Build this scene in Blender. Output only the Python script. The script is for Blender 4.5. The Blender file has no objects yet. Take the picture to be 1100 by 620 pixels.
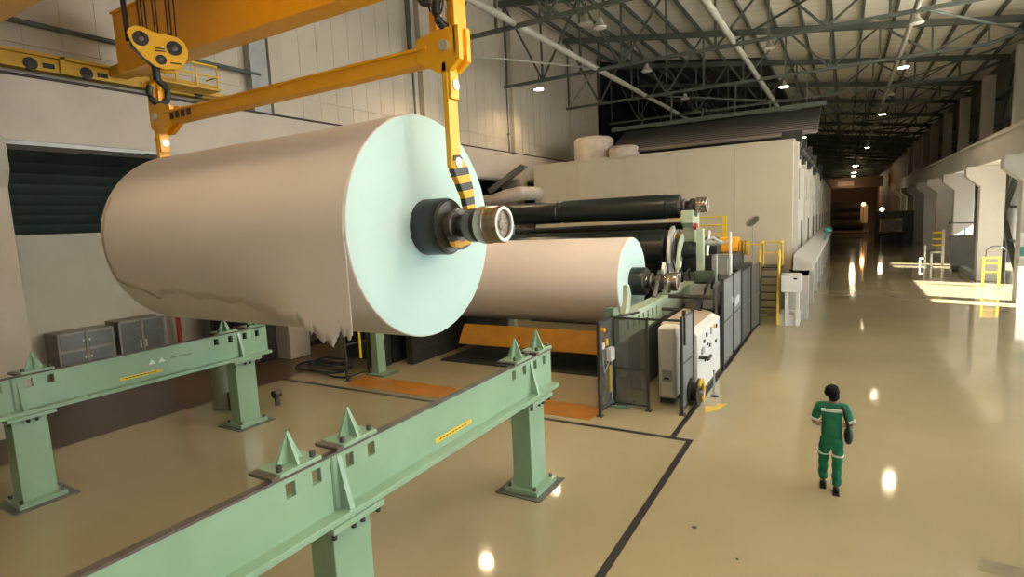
import bpy, bmesh, math, random
from mathutils import Vector, Matrix
random.seed(7)
PI = math.pi
SC = bpy.context.scene
COL = SC.collection

# ------------------------------------------------------------------ materials
def mat(name, col, rough=.5, metal=0., var=.12, scale=3., bump=0., bscale=20., coat=0., emit=None, estr=0., alpha=1., spec=.5, stretch=None):
    m = bpy.data.materials.new(name); m.use_nodes = True
    nt = m.node_tree; n = nt.nodes; L = nt.links
    b = n['Principled BSDF']
    b.inputs['Base Color'].default_value = (*col, 1)
    b.inputs['Roughness'].default_value = rough; b.inputs['Metallic'].default_value = metal
    b.inputs['Coat Weight'].default_value = coat; b.inputs['Coat Roughness'].default_value = .08
    b.inputs['Alpha'].default_value = alpha; b.inputs['Specular IOR Level'].default_value = spec
    tc = n.new('ShaderNodeTexCoord'); mp = n.new('ShaderNodeMapping'); L.new(tc.outputs['Object'], mp.inputs['Vector'])
    if stretch: mp.inputs['Scale'].default_value = stretch
    if var > 0:
        nz = n.new('ShaderNodeTexNoise'); nz.inputs['Scale'].default_value = scale; nz.inputs['Detail'].default_value = 4
        L.new(mp.outputs['Vector'], nz.inputs['Vector'])
        cr = n.new('ShaderNodeValToRGB')
        cr.color_ramp.elements[0].position = .3; cr.color_ramp.elements[1].position = .7
        cr.color_ramp.elements[0].color = (*[c*(1-var) for c in col], 1)
        cr.color_ramp.elements[1].color = (*[min(1, c*(1+var)) for c in col], 1)
        L.new(nz.outputs['Fac'], cr.inputs['Fac']); L.new(cr.outputs['Color'], b.inputs['Base Color'])
    if bump > 0:
        nb = n.new('ShaderNodeTexNoise'); nb.inputs['Scale'].default_value = bscale; nb.inputs['Detail'].default_value = 3
        L.new(mp.outputs['Vector'], nb.inputs['Vector'])
        bp = n.new('ShaderNodeBump'); bp.inputs['Strength'].default_value = bump; bp.inputs['Distance'].default_value = .02
        L.new(nb.outputs['Fac'], bp.inputs['Height']); L.new(bp.outputs['Normal'], b.inputs['Normal'])
    if emit:
        b.inputs['Emission Color'].default_value = (*emit, 1); b.inputs['Emission Strength'].default_value = estr
    return m

def floor_mat(name, c0, c1, r0, r1, wave):
    m = bpy.data.materials.new(name); m.use_nodes = True
    nt = m.node_tree; n = nt.nodes; L = nt.links; b = n['Principled BSDF']
    tc = n.new('ShaderNodeTexCoord')
    a = n.new('ShaderNodeTexNoise'); a.inputs['Scale'].default_value = .22; a.inputs['Detail'].default_value = 6
    L.new(tc.outputs['Object'], a.inputs['Vector'])
    cr = n.new('ShaderNodeValToRGB'); cr.color_ramp.elements[0].color = (*c0, 1); cr.color_ramp.elements[1].color = (*c1, 1)
    cr.color_ramp.elements[0].position = .32; cr.color_ramp.elements[1].position = .68
    L.new(a.outputs['Fac'], cr.inputs['Fac'])
    # small specks and scuffs of wear
    s = n.new('ShaderNodeTexNoise'); s.inputs['Scale'].default_value = 3.1; s.inputs['Detail'].default_value = 8; s.inputs['Roughness'].default_value = .7
    L.new(tc.outputs['Object'], s.inputs['Vector'])
    sr = n.new('ShaderNodeValToRGB'); sr.color_ramp.elements[0].position = .24; sr.color_ramp.elements[1].position = .34
    sr.color_ramp.elements[0].color = (.75, .75, .75, 1); sr.color_ramp.elements[1].color = (1, 1, 1, 1)
    L.new(s.outputs['Fac'], sr.inputs['Fac'])
    mx = n.new('ShaderNodeMix'); mx.data_type = 'RGBA'; mx.blend_type = 'MULTIPLY'; mx.inputs[0].default_value = .6
    L.new(cr.outputs['Color'], mx.inputs[6]); L.new(sr.outputs['Color'], mx.inputs[7]); L.new(mx.outputs[2], b.inputs['Base Color'])
    rr = n.new('ShaderNodeMapRange'); rr.inputs[3].default_value = r0; rr.inputs[4].default_value = r1
    L.new(a.outputs['Fac'], rr.inputs[0]); L.new(rr.outputs[0], b.inputs['Roughness'])
    w = n.new('ShaderNodeTexNoise'); w.inputs['Scale'].default_value = 1.3; w.inputs['Detail'].default_value = 2
    L.new(tc.outputs['Object'], w.inputs['Vector'])
    bp = n.new('ShaderNodeBump'); bp.inputs['Strength'].default_value = wave; bp.inputs['Distance'].default_value = .05
    L.new(w.outputs['Fac'], bp.inputs['Height']); L.new(bp.outputs['Normal'], b.inputs['Normal'])
    b.inputs['IOR'].default_value = 1.55
    return m

M = {}
M['floor'] = floor_mat('epoxy_floor', (.352, .293, .17), (.43, .362, .218), .035, .10, .05)
M['floor_brown'] = floor_mat('brown_floor', (.075, .045, .028), (.12, .072, .045), .3, .5, .05)
M['amber'] = mat('amber_sheet', (.38, .17, .012), .4, var=.12)  # apron tone darkened for the shade of the roll above it
M['dusty'] = mat('dusty_bearing_cap', (.30, .25, .20), .6, var=.5, scale=22, bump=.5, bscale=30)
M['bin'] = mat('bin_grey', (.17, .17, .155), .45, var=.08)
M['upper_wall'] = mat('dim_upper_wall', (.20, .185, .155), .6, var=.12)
M['grout'] = mat('dark_grout', (.12, .12, .10), .5, var=.2)
M['tank'] = mat('grey_green_tank', (.27, .30, .23), .4, var=.1)
M['dark_green_paint'] = mat('dark_green_paint', (.055, .085, .06), .45, var=.15)
M['tape'] = mat('black_tape', (.018, .016, .015), .5, var=.2)
M['orange_floor'] = mat('orange_floor_paint', (.44, .17, .018), .35, var=.2, scale=1.2, coat=.2)
M['wall'] = mat('cream_wall', (.50, .455, .35), .6, var=.07, scale=.6)
M['clad'] = mat('cladding', (.52, .47, .375), .5, var=.06, scale=.5)
M['concrete'] = mat('painted_concrete', (.51, .46, .39), .6, var=.08, scale=.8, bump=.1)
M['pier'] = mat('white_concrete', (.55, .52, .46), .6, var=.08, scale=.8)
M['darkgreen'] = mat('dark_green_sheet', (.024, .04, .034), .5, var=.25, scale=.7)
M['roof'] = mat('roof_lining', (.86, .82, .70), .7, var=.1, scale=.7, stretch=(.4, 3, 1))
M['roof_dark'] = mat('dark_roof', (.05, .052, .045), .8, var=.2)  # one dark tone for far and left roof decks and far left wall
M['steel'] = mat('truss_paint', (.075, .088, .07), .5, var=.15)
M['tie'] = mat('grey_pipe_paint', (.36, .35, .29), .5, var=.1)
M['green'] = mat('machine_green', (.275, .43, .285), .33, var=.07, scale=1.4, coat=.25)
M['green_edge'] = mat('worn_rail_top', (.13, .105, .085), .45, metal=.3, var=.35, scale=4)
M['green_dark'] = mat('dark_machine_green', (.15, .24, .16), .45, var=.15)
M['palegreen'] = mat('pale_machine_green', (.44, .52, .37), .45, var=.08)
M['paper'] = mat('white_paper', (.80, .715, .645), .75, var=.02, scale=1)
M['paper_end'] = mat('paper_roll_end', (.54, .72, .68), .8, var=.03, scale=1.2)  # aqua partly the paper's own, partly cool daylight put into the colour
M['black'] = mat('black_rubber', (.016, .019, .018), .38, var=.2)
M['blackg'] = mat('black_green_roll', (.012, .018, .016), .35, var=.2, coat=.1)
M['dark'] = mat('dark_machine', (.03, .03, .027), .5, var=.4, scale=5)
M['darkmetal'] = mat('oily_steel', (.13, .12, .11), .35, metal=.8, var=.3, scale=6)
M['steelb'] = mat('brushed_steel', (.42, .36, .31), .25, metal=1., var=.2, scale=4, stretch=(6, 1, 1))
M['white_metal'] = mat('bright_metal', (.72, .70, .66), .35, metal=.6, var=.08)
M['orange'] = mat('crane_orange', (1., .47, .012), .38, var=.06, coat=.2)
M['yellow'] = mat('hook_yellow', (.90, .50, .02), .38, var=.05, coat=.2)
M['yellow_dull'] = mat('dull_yellow', (.62, .37, .03), .5, var=.15)
M['guard'] = mat('guard_orange', (.92, .42, .02), .4, var=.05)
M['railyellow'] = mat('railing_yellow', (.78, .52, .03), .4, var=.1)
M['cable'] = mat('wire_rope', (.04, .03, .025), .5, metal=.5, var=.3, scale=30)
M['hood'] = mat('hood_panel', (.60, .54, .40), .5, var=.05, scale=.5)
M['hood_side'] = mat('hood_side_panel', (.52, .50, .45), .5, var=.08)
M['maroon'] = mat('corrugated_brown', (.22, .18, .16), .5, var=.12, scale=.8)
M['duct'] = mat('duct_lining', (.56, .49, .41), .5, var=.1)
M['cab_white'] = mat('cabinet_white', (.74, .73, .69), .4, var=.04)
M['cab_grey'] = mat('cabinet_grey', (.36, .37, .36), .4, metal=.2, var=.08)
M['cab_frame'] = mat('cabinet_frame', (.30, .27, .22), .45, metal=.4, var=.1)
M['cab_door'] = mat('cabinet_door', (.17, .17, .16), .35, metal=.5, var=.15)
M['desk'] = mat('desk_top', (.48, .36, .24), .4, var=.1)
M['fence'] = mat('fence_panel', (.21, .21, .20), .35, metal=.3, var=.12, alpha=.5)
M['fence_solid'] = mat('fence_grey', (.27, .275, .27), .4, metal=.3, var=.1, alpha=.9)
M['post'] = mat('fence_post', (.06, .06, .058), .4, metal=.4, var=.15)
M['red'] = mat('red_paint', (.42, .03, .02), .45, var=.1)
M['teal'] = mat('teal_box', (.05, .28, .27), .5, var=.1)
M['hiviz'] = mat('reflective_band', (.72, .76, .72), .35, var=.04)
M['cloth'] = mat('green_cloth', (.008, .17, .085), .8, var=.18, scale=9)
M['skin'] = mat('skin', (.22, .12, .075), .55, var=.05)
M['hair'] = mat('black_hair', (.006, .005, .005), .8, spec=.2, var=.3, scale=40, bump=.8, bscale=60)
M['boot'] = mat('black_boot', (.012, .012, .012), .4, var=.2)
M['bag'] = mat('black_bag', (.012, .014, .015), .5, var=.2)
M['lamp_body'] = mat('lamp_reflector', (.55, .53, .48), .35, metal=.7, var=.05)
M['lamp_off'] = mat('lamp_glass_off', (.6, .58, .52), .2, var=.03)
M['lamp_on'] = mat('lamp_glass_lit', (1, .9, .75), .3, var=0, emit=(1., .82, .56), estr=24.)
M['lamp_far'] = mat('far_lamp_glass_lit', (1, .9, .75), .3, var=0, emit=(1., .86, .62), estr=16.)
M['lamp_orange'] = mat('orange_lamp_lit', (1, .6, .3), .3, var=0, emit=(1., .45, .12), estr=14.)
M['farbrown'] = mat('far_brown_wall', (.17, .105, .065), .7, var=.15)
M['pink'] = mat('pinkish_plate', (.36, .24, .19), .4, var=.15)
M['ground'] = mat('yard_ground', (.55, .52, .47), .8, var=.1)
M['mark'] = mat('dark_print', (.05, .035, .02), .6, var=0)
M['mirror'] = mat('dish_metal', (.6, .6, .58), .15, metal=.9, var=.05)

def stripe_mat():
    m = bpy.data.materials.new('hazard_stripes'); m.use_nodes = True
    nt = m.node_tree; n = nt.nodes; L = nt.links; b = n['Principled BSDF']; b.inputs['Roughness'].default_value = .4
    tc = n.new('ShaderNodeTexCoord'); sp = n.new('ShaderNodeSeparateXYZ'); L.new(tc.outputs['Object'], sp.inputs[0])
    a = n.new('ShaderNodeMath'); a.operation = 'MULTIPLY_ADD'; a.inputs[1].default_value = -.15; L.new(sp.outputs['Y'], a.inputs[0]); L.new(sp.outputs['Z'], a.inputs[2])
    q = n.new('ShaderNodeMath'); q.operation = 'MULTIPLY'; q.inputs[1].default_value = 4.3; L.new(a.outputs[0], q.inputs[0])
    f = n.new('ShaderNodeMath'); f.operation = 'FRACT'; L.new(q.outputs[0], f.inputs[0])
    g = n.new('ShaderNodeMath'); g.operation = 'GREATER_THAN'; g.inputs[1].default_value = .5; L.new(f.outputs[0], g.inputs[0])
    mx = n.new('ShaderNodeMix'); mx.data_type = 'RGBA'; L.new(g.outputs[0], mx.inputs[0])
    mx.inputs[6].default_value = (.9, .45, .01, 1); mx.inputs[7].default_value = (.045, .045, .04, 1)
    L.new(mx.outputs[2], b.inputs['Base Color'])
    return m
M['stripe'] = stripe_mat()

# ------------------------------------------------------------------ helpers
LOC = {}
class G:
    def __init__(s): s.v = []; s.f = []
    def add(s, vs, fs):
        o = len(s.v); s.v += [tuple(v) for v in vs]; s.f += [tuple(i+o for i in f) for f in fs]; return s
    def box(s, x0, x1, y0, y1, z0, z1):
        vs = [(x, y, z) for x in (x0, x1) for y in (y0, y1) for z in (z0, z1)]
        return s.add(vs, [(0, 1, 3, 2), (4, 6, 7, 5), (0, 4, 5, 1), (2, 3, 7, 6), (0, 2, 6, 4), (1, 5, 7, 3)])
    def hexa(s, b4, t4):
        return s.add(list(b4)+list(t4), [(3, 2, 1, 0), (4, 5, 6, 7), (0, 1, 5, 4), (1, 2, 6, 5), (2, 3, 7, 6), (3, 0, 4, 7)])
    def bar(s, p, q, w, h=None, up=(0, 0, 1)):
        h = h or w; p = Vector(p); q = Vector(q); d = (q-p).normalized(); u = Vector(up)
        if abs(d.dot(u)) > .98: u = Vector((0, 1, 0))
        a = d.cross(u).normalized()*w/2; b = a.cross(d).normalized()*h/2
        return s.hexa([p-a-b, p+a-b, p+a+b, p-a+b], [q-a-b, q+a-b, q+a+b, q-a+b])
    def cyl(s, p, q, r, r2=None, n=24, caps=True):
        r2 = r if r2 is None else r2
        p = Vector(p); q = Vector(q); d = (q-p).normalized(); u = Vector((0, 0, 1)) if abs(d.z) < .9 else Vector((0, 1, 0))
        a = d.cross(u).normalized(); b = a.cross(d)
        vs = [p+(a*math.cos(2*PI*i/n)+b*math.sin(2*PI*i/n))*r for i in range(n)]+[q+(a*math.cos(2*PI*i/n)+b*math.sin(2*PI*i/n))*r2 for i in range(n)]
        fs = [(i, (i+1) % n, n+(i+1) % n, n+i) for i in range(n)]
        if caps: fs += [tuple(range(n))[::-1], tuple(range(n, 2*n))]
        return s.add(vs, fs)
    def lathe(s, c, prof, axis='x', n=32, caps=True):
        # prof: list of (t, r) along axis from c
        c = Vector(c); A = {'x': Vector((1, 0, 0)), 'y': Vector((0, 1, 0)), 'z': Vector((0, 0, 1))}[axis]
        B = {'x': Vector((0, 1, 0)), 'y': Vector((0, 0, 1)), 'z': Vector((1, 0, 0))}[axis]; D = A.cross(B)
        vs = []; k = len(prof)
        for t, r in prof:
            for i in range(n):
                an = 2*PI*i/n; vs.append(c+A*t+(B*math.cos(an)+D*math.sin(an))*r)
        fs = [(j*n+i, j*n+(i+1) % n, (j+1)*n+(i+1) % n, (j+1)*n+i) for j in range(k-1) for i in range(n)]
        if caps: fs += [tuple(range(n))[::-1], tuple(range((k-1)*n, k*n))]
        return s.add(vs, fs)
    def prism(s, poly, axis, t0, t1):
        # poly: 2D points in the plane across axis: x->(y,z) y->(x,z) z->(x,y)
        def P(a, b, t): return {'x': (t, a, b), 'y': (a, t, b), 'z': (a, b, t)}[axis]
        n = len(poly); vs = [P(a, b, t0) for a, b in poly]+[P(a, b, t1) for a, b in poly]
        return s.add(vs, [tuple(range(n))[::-1], tuple(range(n, 2*n))]+[(i, (i+1) % n, n+(i+1) % n, n+i) for i in range(n)])
    def tube(s, pts, r, n=10):
        pts = [Vector(p) for p in pts]; rings = []
        for i, p in enumerate(pts):
            d = (pts[min(i+1, len(pts)-1)]-pts[max(i-1, 0)]).normalized(); u = Vector((0, 0, 1)) if abs(d.z) < .9 else Vector((0, 1, 0))
            a = d.cross(u).normalized(); b = a.cross(d)
            rings.append([p+(a*math.cos(2*PI*k/n)+b*math.sin(2*PI*k/n))*r for k in range(n)])
        vs = [v for R_ in rings for v in R_]; m = len(pts)
        fs = [(j*n+i, j*n+(i+1) % n, (j+1)*n+(i+1) % n, (j+1)*n+i) for j in range(m-1) for i in range(n)]
        return s.add(vs, fs+[tuple(range(n))[::-1], tuple(range((m-1)*n, m*n))])
    def ball(s, c, rx, ry=None, rz=None, n=20, m=12, fn=None):
        ry = ry or rx; rz = rz or rx; c = Vector(c); vs = [c+Vector((0, 0, rz))]
        for j in range(1, m):
            th = PI*j/m
            for i in range(n):
                ph = 2*PI*i/n; v = Vector((math.sin(th)*math.cos(ph), math.sin(th)*math.sin(ph), math.cos(th)))
                if fn: v = v*fn(v)
                vs.append(c+Vector((v.x*rx, v.y*ry, v.z*rz)))
        vs.append(c-Vector((0, 0, rz))); e = len(vs)-1
        fs = [(0, 1+i, 1+(i+1) % n) for i in range(n)]
        fs += [(1+j*n+i, 1+(j+1)*n+i, 1+(j+1)*n+(i+1) % n, 1+j*n+(i+1) % n) for j in range(m-2) for i in range(n)]
        fs += [(e, 1+(m-2)*n+(i+1) % n, 1+(m-2)*n+i) for i in range(n)]
        return s.add(vs, fs)
    def build(s, name, m, parent=None, smooth=True, bevel=0, loc=None):
        o0 = Vector(LOC.get(parent.name, (0, 0, 0))) if parent else Vector(loc or (0, 0, 0))
        me = bpy.data.meshes.new(name)
        me.from_pydata([tuple(Vector(v)-o0) for v in s.v], [], s.f); me.validate()
        bm = bmesh.new(); bm.from_mesh(me); bmesh.ops.recalc_face_normals(bm, faces=bm.faces); bm.to_mesh(me); bm.free()
        me.materials.append(M[m] if isinstance(m, str) else m)
        if smooth:
            me.shade_smooth(); me.set_sharp_from_angle(angle=.6)
        o = bpy.data.objects.new(name, me); COL.objects.link(o)
        if parent: o.parent = parent
        elif loc: o.location = loc
        LOC[o.name] = tuple(o0)
        if bevel:
            b = o.modifiers.new('bevel', 'BEVEL'); b.width = bevel; b.segments = 2; b.limit_method = 'ANGLE'
        return o

def tag(o, label=None, cat=None, group=None, kind=None):
    if label: o['label'] = label
    if cat: o['category'] = cat
    if group: o['group'] = group
    if kind: o['kind'] = kind
    return o
def thing(name, label, cat, loc, group=None):
    o = bpy.data.objects.new(name, None); COL.objects.link(o); o.location = loc; o.empty_display_size = .2
    LOC[o.name] = tuple(loc); return tag(o, label, cat, group)
def struct(g, name, m, **k):
    return tag(g.build(name, m, **k), kind='structure')
def copy_tree(o, parent=None):
    c = o.copy(); COL.objects.link(c)
    if parent: c.parent = parent
    LOC[c.name] = LOC.get(o.name, (0, 0, 0))
    for ch in list(o.children): copy_tree(ch, c)
    return c
def dup(o, loc, label, group=None):
    c = copy_tree(o); c.location = loc; LOC[c.name] = tuple(loc); c['label'] = label
    if group: c['group'] = group
    return c

# ------------------------------------------------------------------ setting
LY0, LY1 = -9., 236.
struct(G().box(-15.2, 10.8, LY0, LY1, -.3, 0), 'floor', 'floor')
struct(G().box(-30, -15.2, LY0, LY1, -.3, 0), 'floor_left', 'floor_brown')
struct(G().box(10.8, 60, LY0, 90, -.4, -.1), 'ground_outside', 'ground')
struct(G().box(-15.2, -2.58, 11.24, 11.36, 0, .004), 'trim_1', 'tape')
struct(G().box(-2.70, -2.58, -6, 11.30, 0, .0045), 'trim_2', 'tape')
struct(G().box(-3.06, -2.94, 11.36, 25, 0, .004), 'trim_3', 'tape')
struct(G().box(-12.9, -4.95, 11.6, 12.55, 0, .005), 'floor_strip', 'orange_floor')
struct(G().prism([(-2.72, 13.1), (-2.5, 13.35), (-2.35, 13.9), (-2.55, 13.85), (-2.62, 13.6), (-2.8, 13.55)], 'z', 0, .005), 'floor_arrow', 'railyellow')

# walls
struct(G().box(-22.4, -22, LY0, 45.3, 0, 4.88), 'wall_left', 'wall')
g = G()
g.box(-18.1, -17.75, LY0, 45.3, 8.4, 18.2)
y = LY0+.4
while y < 45:
    g.box(-17.75, -17.735, y, y+.05, 8.55, 17.6); y += .85
g.box(-17.75, -17.71, LY0, 45.3, 9.55, 9.59)
struct(g, 'wall_left_upper', 'clad')
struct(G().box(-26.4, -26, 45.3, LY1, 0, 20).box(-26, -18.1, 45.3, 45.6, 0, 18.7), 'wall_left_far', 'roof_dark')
# corrugated dark lining over the recessed wall
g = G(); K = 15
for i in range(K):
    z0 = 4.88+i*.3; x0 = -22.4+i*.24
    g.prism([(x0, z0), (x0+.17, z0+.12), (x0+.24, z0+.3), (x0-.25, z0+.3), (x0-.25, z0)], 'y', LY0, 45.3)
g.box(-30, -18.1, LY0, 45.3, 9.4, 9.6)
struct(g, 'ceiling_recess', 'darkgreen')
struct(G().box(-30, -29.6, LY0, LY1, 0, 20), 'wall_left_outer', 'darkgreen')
struct(G().box(-30, 11, LY0-.4, LY0, 0, 20), 'wall_front', 'wall')
struct(G().box(-30, 11, LY1, LY1+.4, 0, 20), 'wall_back', 'farbrown')
# roof: single pitch rising to the left
def rz(x): return 13.75+.148*(8.6-x)
def slab(x0, x1, y0, y1, t=.12):
    return G().hexa([(x0, y0, rz(x0)), (x1, y0, rz(x1)), (x1, y1, rz(x1)), (x0, y1, rz(x0))],
                    [(x0, y0, rz(x0)+t), (x1, y0, rz(x1)+t), (x1, y1, rz(x1)+t), (x0, y1, rz(x0)+t)])
struct(slab(-18.1, 9.3, LY0, 47.6), 'ceiling', 'roof')
struct(slab(-5.2, 9.3, 47.6, 100), 'ceiling_far', 'roof')
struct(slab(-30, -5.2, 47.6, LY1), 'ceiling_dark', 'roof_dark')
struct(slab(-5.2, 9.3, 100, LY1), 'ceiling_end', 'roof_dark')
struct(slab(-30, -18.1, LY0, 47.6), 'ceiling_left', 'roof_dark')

# right wall: solid with door openings and unseen frosted openings added to bring in light
XR = 8.9; XL = 10.5
def wall_with_holes(X, holes, y0, y1, z0, z1):
    g = G(); ys = sorted({y0, y1, *[h[0] for h in holes], *[h[1] for h in holes]})
    for a, b in zip(ys[:-1], ys[1:]):
        hs = [h for h in holes if h[0] <= a and h[1] >= b]
        if not hs: g.box(X, X+.3, a, b, z0, z1)
        else:
            h = hs[0]
            if h[2] > z0: g.box(X, X+.3, a, b, z0, h[2])
            if h[3] < z1: g.box(X, X+.3, a, b, h[3], z1)
    return g
ADDED_WIN = [(-7.5, -.5, 1.2, 5.6), (1., 8., 1.2, 5.6), (9.6, 16.6, 1.2, 5.6), (17.8, 24.8, 1.2, 5.6)]  # unseen windows, added for cool side light on the roll
ADDED_TOP = [(-7.5, -.5, 9.3, 12.6), (1., 8., 9.3, 12.6), (9.6, 16.6, 9.3, 12.6), (17.8, 24.8, 9.3, 12.6), (26.4, 33.4, 9.3, 12.6)]  # unseen upper row, added to brighten the ceiling and trusses
DOORS = [(29.5, 38.5, 0, 4.6), (46.6, 52.4, 0, 4.9), (64.2, 66, .9, 4.6)]
struct(wall_with_holes(XL, ADDED_WIN+DOORS, LY0, 105, 0, 8.0), 'wall_right', 'pier')
struct(wall_with_holes(XR, ADDED_TOP, LY0, 105, 7.8, 13.9), 'wall_right_upper', 'upper_wall')
struct(G().box(XR+.3, XL+.4, LY0, 105, 7.7, 8.0).box(7.6, XR+.3, LY0, 105, 7.78, 7.88), 'ceiling_side_aisle', 'pier')
struct(G().box(XR, XR+.3, 105, LY1, 0, 13.9).box(XR, XL+.3, 104.7, 105, 0, 8), 'wall_right_far', 'farbrown')
M['pane'] = mat('added_glowing_pane', (.8, .85, .88), .6, var=0, emit=(.8, .92, 1.), estr=1.0)  # glowing panes for the added windows
for i, (a, b, c, d) in enumerate(ADDED_WIN+ADDED_TOP):
    X_ = XL if i < 4 else XR
    f = G()
    for yy in (a, (a+b)/2-.04, b-.08): f.box(X_-.03, X_+.2, yy, yy+.08, c, d)
    for zz in (c, (c+d)/2, d-.08): f.box(X_-.03, X_+.2, a, b, zz, zz+.08)
    fr = struct(f, f'window_{i+1}', 'white_metal')
    G().box(X_+.1, X_+.13, a, b, c, d).build('pane', 'pane', fr)
for i, (a, b, c, d) in enumerate(DOORS):
    f = G().box(XL-.05, XL+.3, a-.12, a, 0, d+.12).box(XL-.05, XL+.3, b, b+.12, 0, d+.12).box(XL-.05, XL+.3, a, b, d, d+.12)
    struct(f, f'door_{i+1}', 'cab_grey')
# kerb at the door bay
tag(G().box(6.5, 6.8, 41.7, 47.3, 0, .3).box(6.45, 6.85, 41.7, 47.3, .3, .34).build('kerb', 'cab_grey', bevel=.02), 'low grey kerb at the foot of the pier by the bright doorway', 'kerb')

# ---- piers, capitals, right runway beam, upper columns
def pier_geo(y, x0=6.5):
    return G().prism([(x0, 0), (7.6, 0), (7.6, 6.45), (x0-.65, 6.45), (x0-.65, 5.9), (x0, 5.3)], 'y', y-.35, y+.35)
PY_ = [32.5+8.8*k for k in range(0, 9)]
ordn = ['nearest', 'second', 'third', 'fourth', 'fifth', 'sixth', 'seventh', 'eighth', 'ninth', 'tenth', 'eleventh', 'twelfth', 'thirteenth', 'fourteenth', 'fifteenth', 'sixteenth', 'seventeenth', 'eighteenth', 'nineteenth']
for i, y in enumerate([23.7]+PY_):
    if i == 0: lab = 'white concrete pier just beyond the right edge, before the first doorway'
    else: lab = f'white flared-top concrete pier in the right wall, {ordn[i-1]} pier in view'
    tag(pier_geo(y).build('concrete_pier', 'pier', loc=(6.5, y, 0), bevel=.03), lab, 'pier', 'flared piers along the right wall')
    tag(G().box(7.8, 8.45, y-.3, y+.3, 7.9, 12.7).build('wall_column', 'pier', loc=(8, y, 7.9)),
        f'pale upper column above the right runway beam, {ordn[i]} along', 'column', 'upper columns of the right wall')
tag(G().box(6.35, 7.4, 14, 112, 6.45, 7.75).box(6.25, 7.5, 14, 112, 7.62, 7.75).build('runway_beam', 'pier'), 'long pale runway beam resting on the flared right-hand piers', 'beam')
tag(G().box(6.5, 6.62, 14, 112, 7.75, 7.9).box(6.42, 6.70, 14, 112, 7.75, 7.78).build('crane_rail', 'yellow_dull'), 'rusty yellow crane rail along the top of the right beam', 'rail')
for i, y in enumerate(PY_[:6]):
    g = G()
    for z in (9.4, 11.2): g.box(8.55, 8.8, y+.42, y+8.38, z, z+.16)
    g.bar((8.6, y+.6, 8.1), (8.6, y+4.2, 12.6), .14).bar((8.6, y+8.2, 8.1), (8.6, y+4.6, 12.6), .14)
    tag(g.build('wall_girt_frame', 'steel'), f'dark bracing between upper right-hand columns, {ordn[i]} bay', 'wall bracing', 'bracing between upper columns')
# X brace in the bay after the nearest pier
b = thing('cross_brace', 'dark steel cross brace standing behind the second right-hand pier', 'brace', (8.5, 45.7, 0))
G().bar((8.5, 41.9, .2), (8.5, 49.5, 6.2), .28, .16).build('diagonal', 'steel', b)
G().bar((8.3, 49.5, .2), (8.3, 41.9, 6.2), .28, .16).build('diagonal', 'steel', b)
G().bar((8.5, 45.7, 0), (8.5, 45.7, 6.3), .16).build('upright', 'steel', b)
G().bar((8.5, 41.8, 2.1), (8.5, 49.6, 2.1), .14).bar((8.5, 41.8, 4.1), (8.5, 49.6, 4.1), .14).build('rail', 'steel', b)
# inner grey/brown boards in the darker bays
for i, (y, c) in enumerate([(54.6, 'cab_grey'), (75.3, 'farbrown'), (83.1, 'cab_grey')]):
    tag(G().box(8.9, 9.2, y-3.4, y+3.4, 0, 4.0).box(8.8, 8.9, y-3.4, y-3.2, 0, 4.6).box(8.8, 8.9, y+3.2, y+3.4, 0, 4.6).build('partition_board', c),
        ['grey board partition behind the white step stand', 'brown board partition in the dim bay past the step stand', 'grey board partition in the dim bay beside the dark shelter'][i], 'partition')

tag(G().box(-17.72, -17.4, 12.85, 13.5, 8.62, 17.4).build('steel_pilaster', 'cab_grey'), 'dark grey steel pilaster on the left cladding behind the crane platform', 'pilaster')
# ---- left columns, runway beam
for i, y in enumerate([5.4, 13.7, 22.2, 30.8, 39.4]):
    labs = ['beige column with flared head at the far left edge', 'beige column behind the hanging roll, beside the coiled hose', 'beige column hidden behind the reel machine, third from the left', 'beige column under the left beam, fourth from the left', 'beige column under the left beam, fifth from the left']
    g = G().prism([(-18.3, 0), (-17.2, 0), (-17.2, 5.95), (-16.95, 6.35), (-16.95, 7.1), (-18.3, 7.1)], 'y', y-.5, y+.4)
    tag(g.build('concrete_column', 'concrete', loc=(-17.7, y, 0), bevel=.03), labs[i], 'column', 'columns under the left beam')
    if i > 0:
        tag(G().box(-17.72, -17.45, y-.05, y+.5, 8.62, 17.4).build('wall_pilaster', 'wall', loc=(-17.6, y, 8.6)), f'pale pilaster on the left cladding, {ordn[i-1]} from the left', 'pilaster', 'pilasters on the left cladding')
g = G().box(-18.2, -17.2, LY0, 45.3, 7.1, 8.62)
for y in (14.3, 22.8, 31.4): g.box(-17.2, -17.195, y, y+.03, 7.1, 8.62)
tag(g.build('runway_beam', 'concrete'), 'long beige concrete runway beam along the left wall', 'beam')
g = G(); g.box(-18.2, -17.25, LY0, 45.3, 7.0, 7.12)
tag(g.build('beam_soffit_plate', 'cab_grey'), 'dark grey strip along the underside of the left runway beam', 'strip')
tag(G().box(-17.5, -17.38, LY0, 45, 8.62, 8.74).box(-17.6, -17.28, LY0, 45, 8.62, 8.65).build('crane_rail', 'cable'), 'dark crane rail on top of the left beam', 'rail')
tag(G().cyl((-17.45, LY0, 10.), (-17.45, 13.2, 10.), .07).build('wall_pipe', 'steel'), 'dark horizontal pipe along the left cladding above the crane rail', 'pipe')
tag(G().cyl((-17.5, 21.5, 17), (-17.5, 21.5, 8.6), .055).cyl((-17.5, 21.5, 8.9), (-17.5, 21.5, 8.62), .09).build('downpipe', 'steel'), 'thin dark downpipe behind the top of the hanging roll', 'pipe')
tag(G().cyl((-17.5, 30.1, 12.4), (-17.5, 30.1, 8.6), .05).ball((-17.5, 30.1, 9.8), .1).build('downpipe', 'steel'), 'thin dark downpipe below the truss end, beside the warm glow', 'pipe')

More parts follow.
